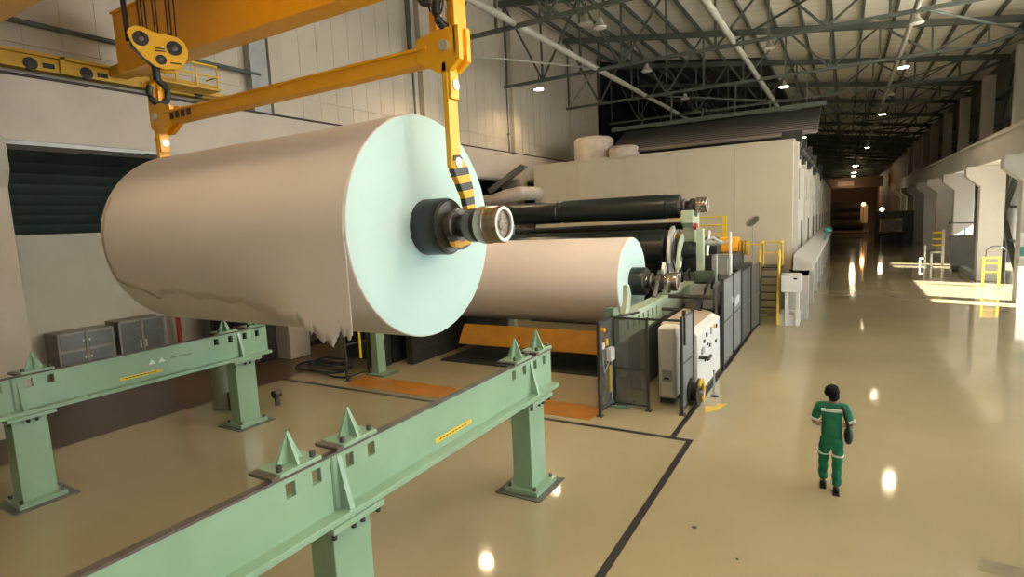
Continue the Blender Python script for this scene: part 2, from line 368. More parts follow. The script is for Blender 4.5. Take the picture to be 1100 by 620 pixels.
# ------------------------------------------------------------------ roof steel
XS = [-17.4+2.36*k for k in range(11)]+[8.3]
def zt(x): return rz(x)-.42
def truss(y, label, parts=True):
    zb = 12.5
    def tc(g): return g.bar((-17.7, y, zt(-17.7)), (8.7, y, zt(8.7)), .22, .34)
    def bc(g): return g.bar((-17.6, y, zb), (6.2, y, zb), .16, .16).bar((6.2, y, zb), (8.5, y, 13.15), .16, .16)
    mem = []
    for i, x in enumerate(XS[:-1]):
        if x < 6.3: mem.append(('vertical_strut', (x, y, zb), (x, y, zt(x))))
        if i+1 < len(XS)-1:
            a, c = x, XS[i+1]
            if i % 2: mem.append(('diagonal_web', (a, y, zb), (c, y, zt(c))))
            else: mem.append(('diagonal_web', (a, y, zt(a)), (c, y, zb)))
    if parts:
        r = thing('roof_truss', label, 'roof truss', (-17.6, y, 12.4), 'roof trusses across the hall')
        tc(G()).build('top_chord', 'steel', r); bc(G()).build('bottom_chord', 'steel', r)
        for nm, p, q in mem: G().bar(p, q, .1).build(nm, 'steel', r)
        return r
    g = G(); tc(g); bc(g)
    for nm, p, q in mem: g.bar(p, q, .12)
    return tag(g.build('roof_truss', 'steel', loc=(-17.6, y, 12.4)), label, 'roof truss', 'roof trusses across the hall')
TY = [3.6+8.8*k for k in range(0, 25)]
t0 = None
for i, y in enumerate(TY):
    w = ['', 'just above the crane', 'first', 'second', 'third', 'fourth', 'fifth', 'sixth', 'seventh', 'eighth']
    if i < 9:
        lab = 'dark green roof truss overhead, this side of the crane' if i == 0 else 'dark green roof truss just above the overhead crane' if i == 1 else f'dark green steel roof truss, {w[i]} beyond the crane'
        if t0 is None: t0 = truss(y, lab)
        else: dup(t0, (-17.6, y, 12.4), lab)
    elif i == 9: t1 = truss(y, 'dark roof truss deep in the hall, eighth beyond the crane', False)
    else: dup(t1, (-17.6, y, 12.4), f'dark roof truss in the gloom, {ordn[i-10]} past the eighth one')
for i in range(18):
    x = -17.0+1.47*i
    z = rz(x)-.14
    tag(G().bar((x, 9, z), (x, 104, z), .1, .22).build('roof_purlin', 'steel', loc=(x, 9, z)), f'dark purlin under the pale roof lining, {ordn[i] if i else "first"} from the left wall' if i else 'dark purlin under the pale roof lining, beside the left wall', 'purlin', 'purlins under the roof lining')
for x, r, l in ((-11.8, .14, 'pale thick pipe along the roof at truss level, leftmost of three'), (-4.75, .15, 'pale thick pipe along the roof at truss level, above the tall green post'), (2.4, .12, 'pale pipe along the roof at truss level over the aisle')):
    tag(G().cyl((x, 9, 12.62), (x, 100, 12.62), r).build('tie_pipe', 'tie', loc=(x, 9, 12.62)), l, 'pipe', 'long tie pipes at truss level')
k = 0
for (a, b_) in (((-17.4, 21.2), (-11.8, 30.0)), ((-17.4, 38.8), (-11.8, 30.0)), ((-11.8, 38.8), (-4.75, 47.6)), ((2.4, 30.0), (8.2, 38.8)), ((2.4, 47.6), (8.2, 38.8)), ((2.4, 47.6), (8.2, 56.4)), ((-4.75, 30), (2.4, 21.2))):
    k += 1
    where = ['left of the pale pipe, nearest the crane', 'left of the pale pipe, second from the crane', 'above the corrugated canopy', 'right of the aisle pipe, nearest', 'right of the aisle pipe, second', 'right of the aisle pipe, third', 'between the two right-hand pipes'][k-1]
    tag(G().cyl((*a, 12.62), (*b_, 12.62), .055, n=12).build('plan_brace', 'tie' if k < 3 else 'steel', loc=(*a, 12.62)), f'slanting roof brace rod {where}', 'brace rod', 'slanting brace rods at truss level')

# ------------------------------------------------------------------ lamps
def lamp_geo(lit, y_drop=.25):
    r = thing('high_bay_lamp', '', 'lamp', (0, 0, 0), 'bell lamps hanging from the roof trusses')
    G().cyl((0, 0, .72), (0, 0, .24), .03, n=10).build('stem', 'steel', r)
    G().lathe((0, 0, 0), [(.30, .07), (.26, .10), (.12, .13), (.02, .24), (-.06, .29), (-.06, .27), (.0, .22), (.05, .1)], 'z', n=24).build('reflector', 'lamp_body', r)
    G().lathe((0, 0, 0), [(-.05, .05), (-.055, .262), (-.08, .25), (-.1, .1)], 'z', n=24).build('lamp_glass', 'lamp_on' if lit else 'lamp_off', r)
    return r
def light(kind, loc, power, col=(1, .8, .55), size=.3, rot=None, **k):
    d = bpy.data.lights.new('lamp_light', kind); d.energy = power; d.color = col
    if kind in ('POINT', 'SPOT'): d.shadow_soft_size = size
    for a, v in k.items(): setattr(d, a, v)
    o = bpy.data.objects.new('lamp_light', d); COL.objects.link(o); o.location = loc
    if rot: o.rotation_euler = rot
    return o
LZ = 12.0
def snap(x, y):
    ty = min(TY, key=lambda t: abs(t-y)); k_ = ty/y
    return (x*k_, ty, 4.6+7.4*k_) if y > 14 else (x, ty, 12.)
lit0 = lamp_geo(True); off0 = lamp_geo(False); first = {True: lit0, False: off0}; used = {True: False, False: False}
LAMPS = [(-15., 21.7, True, 'lit bell lamp beside the lifting beam end plate'), (-15.1, 29.6, True, 'lit bell lamp glowing on the left cladding'),
         (-8.7, 21.2, False, 'unlit bell lamp high up, left one of the nearest pair'), (-8.4, 21.9, False, 'unlit bell lamp high up, right one of the nearest pair'),
         (-8.95, 29.8, False, 'unlit bell lamp above the dark recess, nearer one'), (-9.1, 38.6, False, 'unlit bell lamp over the corrugated canopy'),
         (-3.15, 29.6, False, 'unlit bell lamp left of the third pale pipe'), (-3.35, 39.3, True, 'lit bell lamp above the right end of the canopy'),
         (2.6, 38.7, True, 'lit bell lamp high over the aisle, nearest of the aisle row'), (2.5, 57.2, True, 'lit bell lamp over the aisle, second lit one'),
         (2.3, 88.2, True, 'lit bell lamp over the aisle, third lit one'), (-3.95, 68.4, True, 'lit bell lamp just above the hood corner'),
         (2.5, 47.6, False, 'unlit bell lamp over the aisle behind the nearest lit one'), (2.4, 29.8, False, 'unlit bell lamp at the top of the frame over the aisle'),
         (2.5, 66.4, False, 'unlit bell lamp in the aisle row, further back'),
         (-15., 12.6, False, 'unlit bell lamp above the crane, outside the picture on the left'), (-9., 12.6, True, 'lit bell lamp above the crane, outside the picture'),
         (-3.2, 12.6, True, 'lit bell lamp above the reel aisle, outside the picture'), (2.6, 12.6, True, 'lit bell lamp above the walkway, outside the picture'),
         (-9., 3.6, True, 'lit bell lamp high above the near rail, outside the picture'), (2.6, 3.6, True, 'lit bell lamp high above the camera side walkway'), (-15, 3.6, False, 'unlit bell lamp high above the left end of the far rail')]
for x, y, lit, lab in LAMPS:
    x, y, LZ = snap(x, y)
    o = first[lit]
    if not used[lit]: used[lit] = True; o.location = (x, y, LZ); o['label'] = lab
    else: dup(o, (x, y, LZ), lab)
    if lit: light('SPOT', (x, y, LZ-.15), (700 if x < -5 else 1300) if y < 20 else (750 if y < 45 else 220), col=(1, .73, .44) if x < -5 else (1, .83, .62), size=.24, spot_size=2.75, spot_blend=.5)
# distant lamps of the far bays
for i, (x, y, lab) in enumerate([(1.5, 124, 'small lit lamp in the far row, nearest of the row'), (1.55, 150, 'small lit lamp in the far row, second'), (1.6, 168, 'small lit lamp in the far row, third'),
        (1.6, 186, 'small lit lamp in the far row, fourth'), (1.65, 204, 'small lit lamp in the far row, fifth'), (1.7, 222, 'small lit lamp in the far row, last'), (-6.6, 190, 'small lit lamp in the distance beside the hood edge')]):
    x, y, _z = snap(x, y)
    r = thing('high_bay_lamp', lab, 'lamp', (x, y, 12.), 'small lamps in the far row')
    G().cyl((x, y, 12.5), (x, y, 12.2), .05, n=8).build('stem', 'steel', r)
    G().lathe((x, y, 12), [(.3, .1), (.1, .3), (0, .5)], 'z', n=16).build('reflector', 'lamp_body', r)
    G().lathe((x, y, 12), [(0, .48), (-.1, .42), (-.16, .1)], 'z', n=16).build('lamp_glass', 'lamp_far', r)

# ------------------------------------------------------------------ overhead crane
cr = thing('overhead_crane', 'orange overhead crane spanning above the hanging paper roll', 'crane', (-17, 7, 8.97))
def girder(y0, y1, x1=6.2):
    g = G().box(-16.65, x1, y0, y1, 8.97, 10.45)
    return g.box(-16.65, x1, y0-.06, y1+.06, 10.45, 10.5)
girder(8.3, 8.85).build('girder', 'orange', cr); girder(4.55, 5.15).build('girder', 'orange', cr)
et = G().box(-17.58, -17.25, 2.4, 11.4, 8.86, 9.16).box(-17.64, -17.18, 2.4, 11.4, 9.2, 9.27).box(-17.3, -16.65, 8.35, 8.8, 9.0, 9.25).box(-17.3, -16.65, 4.6, 5.1, 9.0, 9.25).box(-17.56, -17.3, 2.4, 11.4, 9.16, 9.2).build('end_truck', 'yellow_dull', cr)
for y in (3., 6.6, 7.8, 10.8):
    G().lathe((-17.25, y, 8.98), [(-.1, .15), (.02, .15), (.02, .1), (.04, .1), (.04, .03)], 'x', n=24).build('wheel', 'black', et)
    G().box(-17.25, -17.235, y+.25, y+.5, 8.93, 9.05).build('access_slot', 'black', et)
for y in (5.7, 7.2, 9.4): G().box(-17.25, -17.18, y, y+.12, 8.86, 9.27).build('stiffener', 'yellow_dull', et)
pf = G().box(-17.0, -16.4, 9.2, 11.0, 8.92, 8.98).box(-17.1, -17.0, 9.2, 11.9, 8.9, 9.0).build('access_platform', 'yellow_dull', cr)
for y in (9.7, 10.3, 10.95): G().cyl((-16.45, y, 8.98), (-16.45, y, 9.65), .03, n=8).build('railing_post', 'railyellow', pf)
G().cyl((-16.45, 9.7, 9.63), (-16.45, 10.95, 9.63), .03, n=8).cyl((-16.45, 9.7, 9.32), (-16.45, 10.95, 9.32), .025, n=8).cyl((-16.45, 10.95, 9.32), (-17.0, 10.95, 9.32), .025, n=8).build('handrail', 'railyellow', pf)
G().tube([(-6.6+.35*math.cos(a)*.5, 8.9, 8.75+.33*math.sin(a)) for a in [i*PI/8 for i in range(9, 24)]], .02, 8).build('cable_loop', 'cable', cr)
G().lathe((-6.7, 8.75, 8.9), [(0, .18), (-.15, .2), (-.28, .12)], 'z', n=16).build('horn', 'black', cr)
# trolley on the girders
tr = thing('hoist_trolley', 'orange hoist trolley riding on the two crane girders', 'trolley', (-9, 7, 10.5))
G().box(-14.4, -3.2, 4.6, 4.9, 10.62, 10.95).box(-14.4, -3.2, 8.4, 8.7, 10.62, 10.95).box(-14.4, -14.1, 4.9, 8.4, 10.62, 10.95).box(-3.5, -3.2, 4.9, 8.4, 10.62, 10.95).build('frame', 'orange', tr)
for x in (-13.6, -4): 
    for y in (4.75, 8.55): G().cyl((x, y-.1, 10.66), (x, y+.1, 10.66), .16).build('wheel', 'black', tr)
for x in (-12.45, -4.95): G().cyl((x-.9, 6.75, 11.15), (x+.9, 6.75, 11.15), .3).box(x-1, x-.9, 6.3, 7.3, 10.6, 11.5).box(x+.9, x+1, 6.3, 7.3, 10.6, 11.5).build('rope_drum', 'darkmetal', tr)
G().box(-14.3, -3.3, 6.5, 6.9, 10.6, 10.8).build('cross_member', 'orange', tr)

# hook blocks
def hook_block(x, y, label):
    r = thing('hook_block', label, 'hook block', (x, y, 7.5), 'hook blocks hanging from the crane')
    # cheek plates built square, then the whole block is turned a little about the rope axis
    poly = [(-.50, 8.72), (-.46, 8.82), (-.36, 8.88), (-.22, 8.88), (-.04, 8.80), (.18, 8.78), (.36, 8.76), (.49, 8.66), (.54, 8.5), (.52, 8.34), (.42, 8.2), (.28, 8.1), (.1, 8.07), (-.08, 8.12), (-.26, 8.28), (-.42, 8.5)]
    poly = [(x+a*1.02, z) for a, z in poly]
    for s_, yy in ((0, y-.17), (1, y+.13)):
        cp = G().prism(poly, 'y', yy, yy+.04).build('cheek_plate', 'yellow', r, bevel=.008)
        if s_ == 0:
            G().box(x-.04, x+.12, yy-.004, yy, 8.47, 8.5).box(x-.05, x+.13, yy-.004, yy, 8.42, 8.45).box(x+.2, x+.4, yy-.004, yy, 8.2, 8.23).build('printed_mark', 'mark', cp)
    for cx, cz, rr in ((-.28, 8.64, .145), (.3, 8.52, .145), (.04, 8.26, .10)):
        sh = G().lathe((x+cx, y-.18, cz), [(0, .04), (0, rr*.7), (.0, rr), (.02, rr)], 'y', n=28).build('sheave_boss', 'black', r)
        G().lathe((x+cx, y-.19, cz), [(0, rr*.3), (.012, rr*.45), (.02, rr*.5)], 'y', n=16).build('sheave_pin', 'darkmetal', sh)
        G().lathe((x+cx, y-.12, cz), [(0, rr*1.2), (.1, rr*1.1), (.12, rr*1.1), (.22, rr*1.2)], 'y', n=28).build('sheave', 'black', r)
    G().prism([(x-.47, 8.52), (x-.1, 8.14), (x+.3, 8.14), (x+.46, 8.4), (x+.4, 8.66), (x-.45, 8.8)], 'y', y-.12, y+.12).build('inner_frame', 'black', r)
    hx = x-.06
    G().cyl((hx, y, 8.16), (hx, y, 7.86), .075).build('swivel', 'black', r)
    pts = [(hx, y, 7.9)]
    for k in range(17):
        a = math.radians(70-k*18); pts.append((hx+.17*math.cos(a), y, 7.62+.22*math.sin(a)))
    G().tube(pts, .065, 12).build('hook', 'black', r)
    for dx, rr in ((-.56, .028), (-.51, .028), (-.28, .016), (-.22, .016), (-.15, .016), (0, .014), (.06, .014), (.26, .016), (.33, .016), (.42, .016)):
        G().cyl((x+dx*.9, y, 8.6), (x+dx*1.0, y-.1, 11.0), rr, n=8).build('wire_rope', 'cable', r)
    r.rotation_euler = (0, 0, math.radians(66))
    return r
hook_block(-12.45, 7., 'yellow hook block with black sheaves at the left end of the lifting beam')
hook_block(-4.95, 7., 'yellow hook block at the right end of the lifting beam, mostly above the frame')

# lifting beam with hangers
lb = thing('lifting_beam', 'orange lifting beam with two hangers holding the white paper roll', 'lifting beam', (-8.8, 7, 7.05))
bar = G().prism([(6.88, 6.95), (7.12, 6.95), (7.12, 7.17), (6.88, 7.17)], 'x', -12.3, -5.3).box(-12.3, -5.3, 6.83, 7.17, 7.15, 7.19).build('spreader_bar', 'orange', lb, bevel=.01)
g = G()
for k in range(4): g.box(-11.95+k*.2, -11.83+k*.2, 6.822, 6.83, 7.0, 7.13)
g.build('printed_mark', 'mark', bar)
for s, x in ((1, -4.95), (-1, -12.55)):
    # plate facing the camera, side bars up to the hook
    poly = [(-.55, 6.98), (-.55, 7.30), (-.2, 7.38), (.22, 7.38), (.22, 6.92), (.02, 6.78), (-.16, 6.78)]
    poly = [(x+a*s, z) for a, z in poly]
    pl = G().prism(poly, 'y', 6.86, 6.96).build('end_plate', 'orange', lb, bevel=.008)
    pl2 = G().prism(poly, 'y', 7.06, 7.16).build('end_plate', 'orange', lb, bevel=.008)
    G().cyl((x-.02*s, 6.80, 7.13), (x-.02*s, 7.2, 7.13), .075, n=20).build('pin', 'white_metal', lb)
    for dx in (-.27, .04):
        G().box(x+dx-.055, x+dx+.055, 6.92, 7.1, 7.3, 7.66).build('link_bar', 'orange', lb, bevel=.01)
    G().tube([(x-.27, 7.01, 7.6), (x-.26, 7.01, 7.85), (x-.12, 7.01, 7.97), (x+.03, 7.01, 7.85), (x+.04, 7.01, 7.6)], .06, 12).build('link_yoke', 'orange', lb)
    if s > 0: G().box(x+.12, x+.17, 6.86, 7.16, 7.0, 8.9).build('side_strap', 'orange', lb, bevel=.01)
    # strap and hook that cradles the spool journal
    st = G().box(x-.11, x-.02, 6.86, 7.10, 5.42, 6.92).box(x-.02, x+.03, 6.88, 7.08, 6.4, 6.9).build('hanger_strap', 'yellow' if s > 0 else 'orange', lb, bevel=.01)
    for z in (6.60, 5.50): G().cyl((x-.14, 6.99, z), (x+.05 if z > 6 else x+.02, 6.99, z), .075, n=20).build('pin', 'white_metal', st)
    out = [(6.9, 5.60), (7.06, 5.62), (7.24, 5.45), (7.36, 5.15), (7.40, 4.75), (7.36, 4.45), (7.2, 4.27), (7.0, 4.21), (6.82, 4.28), (6.72, 4.42)]
    inn = [(6.82, 4.45), (6.9, 4.36), (7.02, 4.33), (7.14, 4.38), (7.21, 4.5), (7.2, 4.75), (7.12, 5.0), (7.0, 5.2), (6.88, 5.38)]
    G().prism(out+inn, 'x', x-.1, x+.0).build('hook_arm', 'stripe', lb, bevel=.008)

# ------------------------------------------------------------------ paper rolls and spools
def spool(loc, label, body_r=.45, half=3.2):
    # loc = middle of the spool; symmetric ends
    x, y, z = loc
    r = thing('reel_spool', label, 'spool', loc, 'steel spools of the reel')
    G().lathe((x, y, z), [(-half+.02, .3), (-half+.02, body_r), (-1.2, body_r), (-1.17, body_r-.03), (-1.0, body_r-.03), (-.97, body_r), (half-.02, body_r), (half-.02, .3)], 'x', n=48).build('core', 'blackg', r)
    for s in (-1, 1):
        e = x+s*half
        G().lathe((e, y, z), [(0*s, .2), (0*s, .43), (.40*s, .43), (.43*s, .41), (.43*s, .2)], 'x', n=48).build('collar', 'blackg', r)
        G().lathe((e, y, z), [(.43*s, .12), (.432*s, .39), (.46*s, .38), (.46*s, .22), (.52*s, .20), (.54*s, .17), (.74*s, .17)], 'x', n=40).build('flange', 'darkmetal', r)
        G().lathe((e, y, z), [(.55*s, .1), (.56*s, .25), (.61*s, .27), (.63*s, .25), (.63*s, .17), (.80*s, .17), (.80*s, .24), (.84*s, .25), (.93*s, .25), (.95*s, .20), (1.0*s, .19)], 'x', n=40).build('bearing_seat', 'darkmetal', r)
        sl = G().lathe((e, y, z), [(.98*s, .12), (.98*s, .21), (1.02*s, .27), (1.06*s, .28), (1.16*s, .28), (1.17*s, .27), (1.36*s, .27), (1.39*s, .255), (1.39*s, .21), (1.32*s, .20), (1.32*s, .05)], 'x', n=40).build('journal_sleeve', 'steelb', r)
        G().lathe((e, y, z), [(1.37*s, .205), (1.395*s, .21), (1.397*s, .25), (1.375*s, .26), (1.37*s, .205)], 'x', n=40, caps=False).build('end_ring', 'white_metal', sl)
        G().lathe((e, y, z), [(1.30*s, .2), (1.335*s, .2), (1.34*s, .17), (1.335*s, .12), (1.335*s, .09), (1.36*s, .08), (1.36*s, .02)], 'x', n=24).build('dusty_end_face', 'dusty', sl)
    return r

def paper_roll(c, R, label, half=3.2):
    x, y, z = c
    r = thing('paper_roll', label, 'paper roll', c)
    n = 160; vs = []; ri = .44
    prof = [(-half, ri), (-half, R-.012), (-half+.012, R), (half-.012, R), (half, R-.012), (half, ri)]
    G().lathe(c, prof[1:5], 'x', n=n).build('paper_winding', 'paper', r)
    for s in (-1, 1):
        g = G(); k = 96; rings = [ri, ri+.25, R*.5, R*.75, R-.014]
        for rr in rings:
            for i in range(k): a = 2*PI*i/k; g.v.append((x+s*(half+.004), y+rr*math.cos(a), z+rr*math.sin(a)))
        for j in range(len(rings)-1):
            for i in range(k): g.f.append((j*k+i, j*k+(i+1) % k, (j+1)*k+(i+1) % k, (j+1)*k+i))
        g.build('roll_end', 'paper_end', r)
    return r
R1 = (-8.8, 7.0, 4.57)
roll1 = paper_roll(R1, 1.70, 'huge white paper roll hanging from the orange lifting beam')
spool(R1, 'black-collared steel spool through the hanging paper roll')
# torn outer sheet: leaves the winding on the camera side and hangs down with a ragged edge
edge = [(-11.9, 3.85), (-11.5, 3.7), (-11.15, 3.60), (-10.85, 3.51), (-10.5, 3.62), (-10.15, 3.64), (-9.75, 3.56), (-9.38, 3.57), (-9.0, 3.50), (-8.6, 3.52), (-8.26, 3.50), (-7.9, 3.41), (-7.5, 3.36), (-7.07, 3.29), (-6.9, 3.31), (-6.72, 3.33),
        (-6.63, 3.28), (-6.55, 3.18), (-6.43, 3.17), (-6.36, 3.20), (-6.28, 3.12), (-6.12, 3.08), (-6.01, 3.0), (-5.95, 3.06), (-5.9, 3.17), (-5.8, 3.20), (-5.72, 3.15), (-5.625, 3.19)]
xs = []
for (a, za), (b_, zb_) in zip(edge[:-1], edge[1:]):
    for k in range(4):
        t = k/4; j = random.uniform(-.03, .03)+.03*math.sin(7*PI*t+a*9); xs.append((a+(b_-a)*t, za+(zb_-za)*t+j))
xs.append(edge[-1])
g = G(); rows = 16
Rs = 1.702
for x, zb_ in xs:
    for j in range(rows+1):
        t = j/rows; z = 5.75+(zb_-5.75)*t
        dz = z-4.57
        yy = 7.0-math.sqrt(max(Rs*Rs-dz*dz, 0))           # on the winding
        free = 7.0-Rs+.02+.02*math.sin(x*2.2)*(1-t)
        k_ = min(1, max(0, (x+8.8)/2.0))                     # right part hangs free, left part clings
        if dz < 0: yy = min(yy, yy*(1-k_)+free*k_)
        g.v.append((x, yy-.010*min(1, t*3)+.03*max(0, 1-t*3), z))
nx = len(xs)
for i in range(nx-1):
    for j in range(rows): g.f.append((i*(rows+1)+j, (i+1)*(rows+1)+j, (i+1)*(rows+1)+j+1, i*(rows+1)+j+1))
o = g.build('torn_sheet', 'paper', roll1); o['label'] = 'ragged torn outer sheet hanging off the roll'
sm = o.modifiers.new('thick', 'SOLIDIFY'); sm.thickness = .006; sm.offset = 1
R2 = (-8.8, 16.8, 2.6)
paper_roll(R2, 1.35, 'white paper roll resting in the reel machine behind the hanging one')
spool(R2, 'black steel spool through the paper roll in the reel machine')
spool((-8.8, 21., 4.87), 'empty black spool lying on top of the reel machine')

# ------------------------------------------------------------------ green support rails
def support_rail(dx, label):
    r = thing('roll_support_rail', label, 'support rail', (-4.75+dx, 3.5, 0), 'green rails for parking full rolls')
    X0, X1 = -4.95+dx, -4.5+dx; y0, y1 = -4.5, 8.86
    xc = -4.62+dx
    # web (vertical plate) with square holes made of strips, bottom flange, worn top flange
    holes = [3.31, 3.62, 3.94+.12, 4.38, 7.55, 7.9, 8.27, 8.6]
    w = G(); ys = [y0]
    for h in holes: ys += [h-.055, h+.055]
    ys.append(y1)
    for i in range(0, len(ys), 2): w.box(xc+.06, xc+.12, ys[i], ys[i+1], 1.70, 2.3)
    for h in holes: w.box(xc+.06, xc+.12, h-.055, h+.055, 1.70, 2.09).box(xc+.06, xc+.12, h-.055, h+.055, 2.24, 2.3)
    w.build('web', 'green', r)
    G().box(xc-.10, xc+.28, y0, y1, 1.64, 1.71).build('bottom_flange', 'green', r, bevel=.008)
    G().box(xc+.05, xc+.14, y0, y1, 2.3, 2.325).build('top_plate', 'green_edge', r)
    for yy in (3.92, 8.12, -1.2):
        gs = G().add([(xc+.12, yy-.03, 1.71), (xc+.26, yy-.03, 1.71), (xc+.12, yy-.03, 2.26), (xc+.12, yy+.03, 1.71), (xc+.26, yy+.03, 1.71), (xc+.12, yy+.03, 2.26)], [(0, 1, 2), (3, 5, 4), (0, 3, 4, 1), (1, 4, 5, 2), (0, 2, 5, 3)])
        gs.build('gusset', 'green', r)
    G().box(xc+.115, xc+.125, 3.80, 3.83, 1.71, 2.3).build('splice_joint', 'green_dark', r)
    for yy in (3.42, 4.2, 7.85, 8.6):
        g = G()
        T3 = [(0, 1, 2), (3, 5, 4), (0, 3, 4, 1), (1, 4, 5, 2), (0, 2, 5, 3)]
        g.add([(xc-.03, yy-.15, 2.375), (xc-.03, yy+.15, 2.375), (xc-.03, yy, 2.7), (xc, yy-.15, 2.375), (xc, yy+.15, 2.375), (xc, yy, 2.7)], T3)
        g.add([(xc, yy-.015, 2.375), (xc+.13, yy-.015, 2.375), (xc, yy-.015, 2.68), (xc, yy+.015, 2.375), (xc+.13, yy+.015, 2.375), (xc, yy+.015, 2.68)], T3)
        g.add([(xc-.03, yy-.015, 2.375), (xc-.16, yy-.015, 2.375), (xc-.03, yy-.015, 2.68), (xc-.03, yy+.015, 2.375), (xc-.16, yy+.015, 2.375), (xc-.03, yy+.015, 2.68)], T3)
        st = g.build('roll_stop', 'green', r)
        G().box(xc-.18, xc+.16, yy-.24, yy+.25, 2.335, 2.375).build('stop_pad', 'green', st, bevel=.006)
        G().box(xc-.18, xc+.16, yy-.33, yy-.245, 2.335, 2.37).build('pad_end', 'green_edge', st, bevel=.006)
        for b1 in (-.195, .195): G().cyl((xc+.09, yy+b1, 2.375), (xc+.09, yy+b1, 2.43), .03, n=8).build('bolt', 'darkmetal', st)
    for yy in (3.98, 8.18, -1.2):
        p = G().box(xc-.2, xc+.16, yy-.26, yy+.26, .08, 1.56).build('post', 'green', r, bevel=.01)
        G().box(xc-.24, xc+.3, yy-.36, yy+.36, 1.57, 1.635).build('cap_plate', 'green', p, bevel=.006)
        G().box(xc-.46, xc+.40, yy-.46, yy+.5, 0, .02).build('grout_pad', 'grout', p)
        G().box(xc-.34, xc+.3, yy-.36, yy+.36, .02, .1).build('base_plate', 'green', p, bevel=.006)
        for a in (-.26, .22):
            for b_ in (-.3, .3): G().cyl((xc+a, yy+b_, .1), (xc+a, yy+b_, .16), .03, n=8).build('anchor_bolt', 'darkmetal', p)
        for b_ in (-.31, -.05, .08, .31): G().cyl((xc+.24, yy+b_, 1.5), (xc+.24, yy+b_, 1.575), .028, n=8).build('flange_bolt', 'dark', p)
    lb_ = G().box(xc+.12, xc+.124, 5.5, 6.32, 1.80, 1.865).build('warning_sticker', 'railyellow', r)
    g = G()
    for k in range(9): g.box(xc+.124, xc+.1245, 5.58+k*.07, 5.58+k*.07+.05, 1.825, 1.84)
    g.build('sticker_print', 'mark', lb_)
    return r, xc
r1, xc1 = support_rail(0, 'near green steel support rail crossing the foreground, under the roll')
r2, xc2 = support_rail(-7.9, 'far green steel support rail at the left, with pale stencil mark')
# pale triangular mark and small line on the far rail
g = G().prism([(6.05, 2.0), (6.2, 2.0), (6.13, 2.1)], 'x', xc2+.12, xc2+.123).prism([(6.25, 2.0), (6.4, 2.0), (6.32, 2.1)], 'x', xc2+.12, xc2+.123)
g.build('stencil_mark', 'hiviz', r2)
G().box(xc2+.12, xc2+.123, 6.5, 6.95, 2.03, 2.06).build('stencil_line', 'green_dark', r2)
r1['label'] = 'near green steel support rail slanting across the foreground'

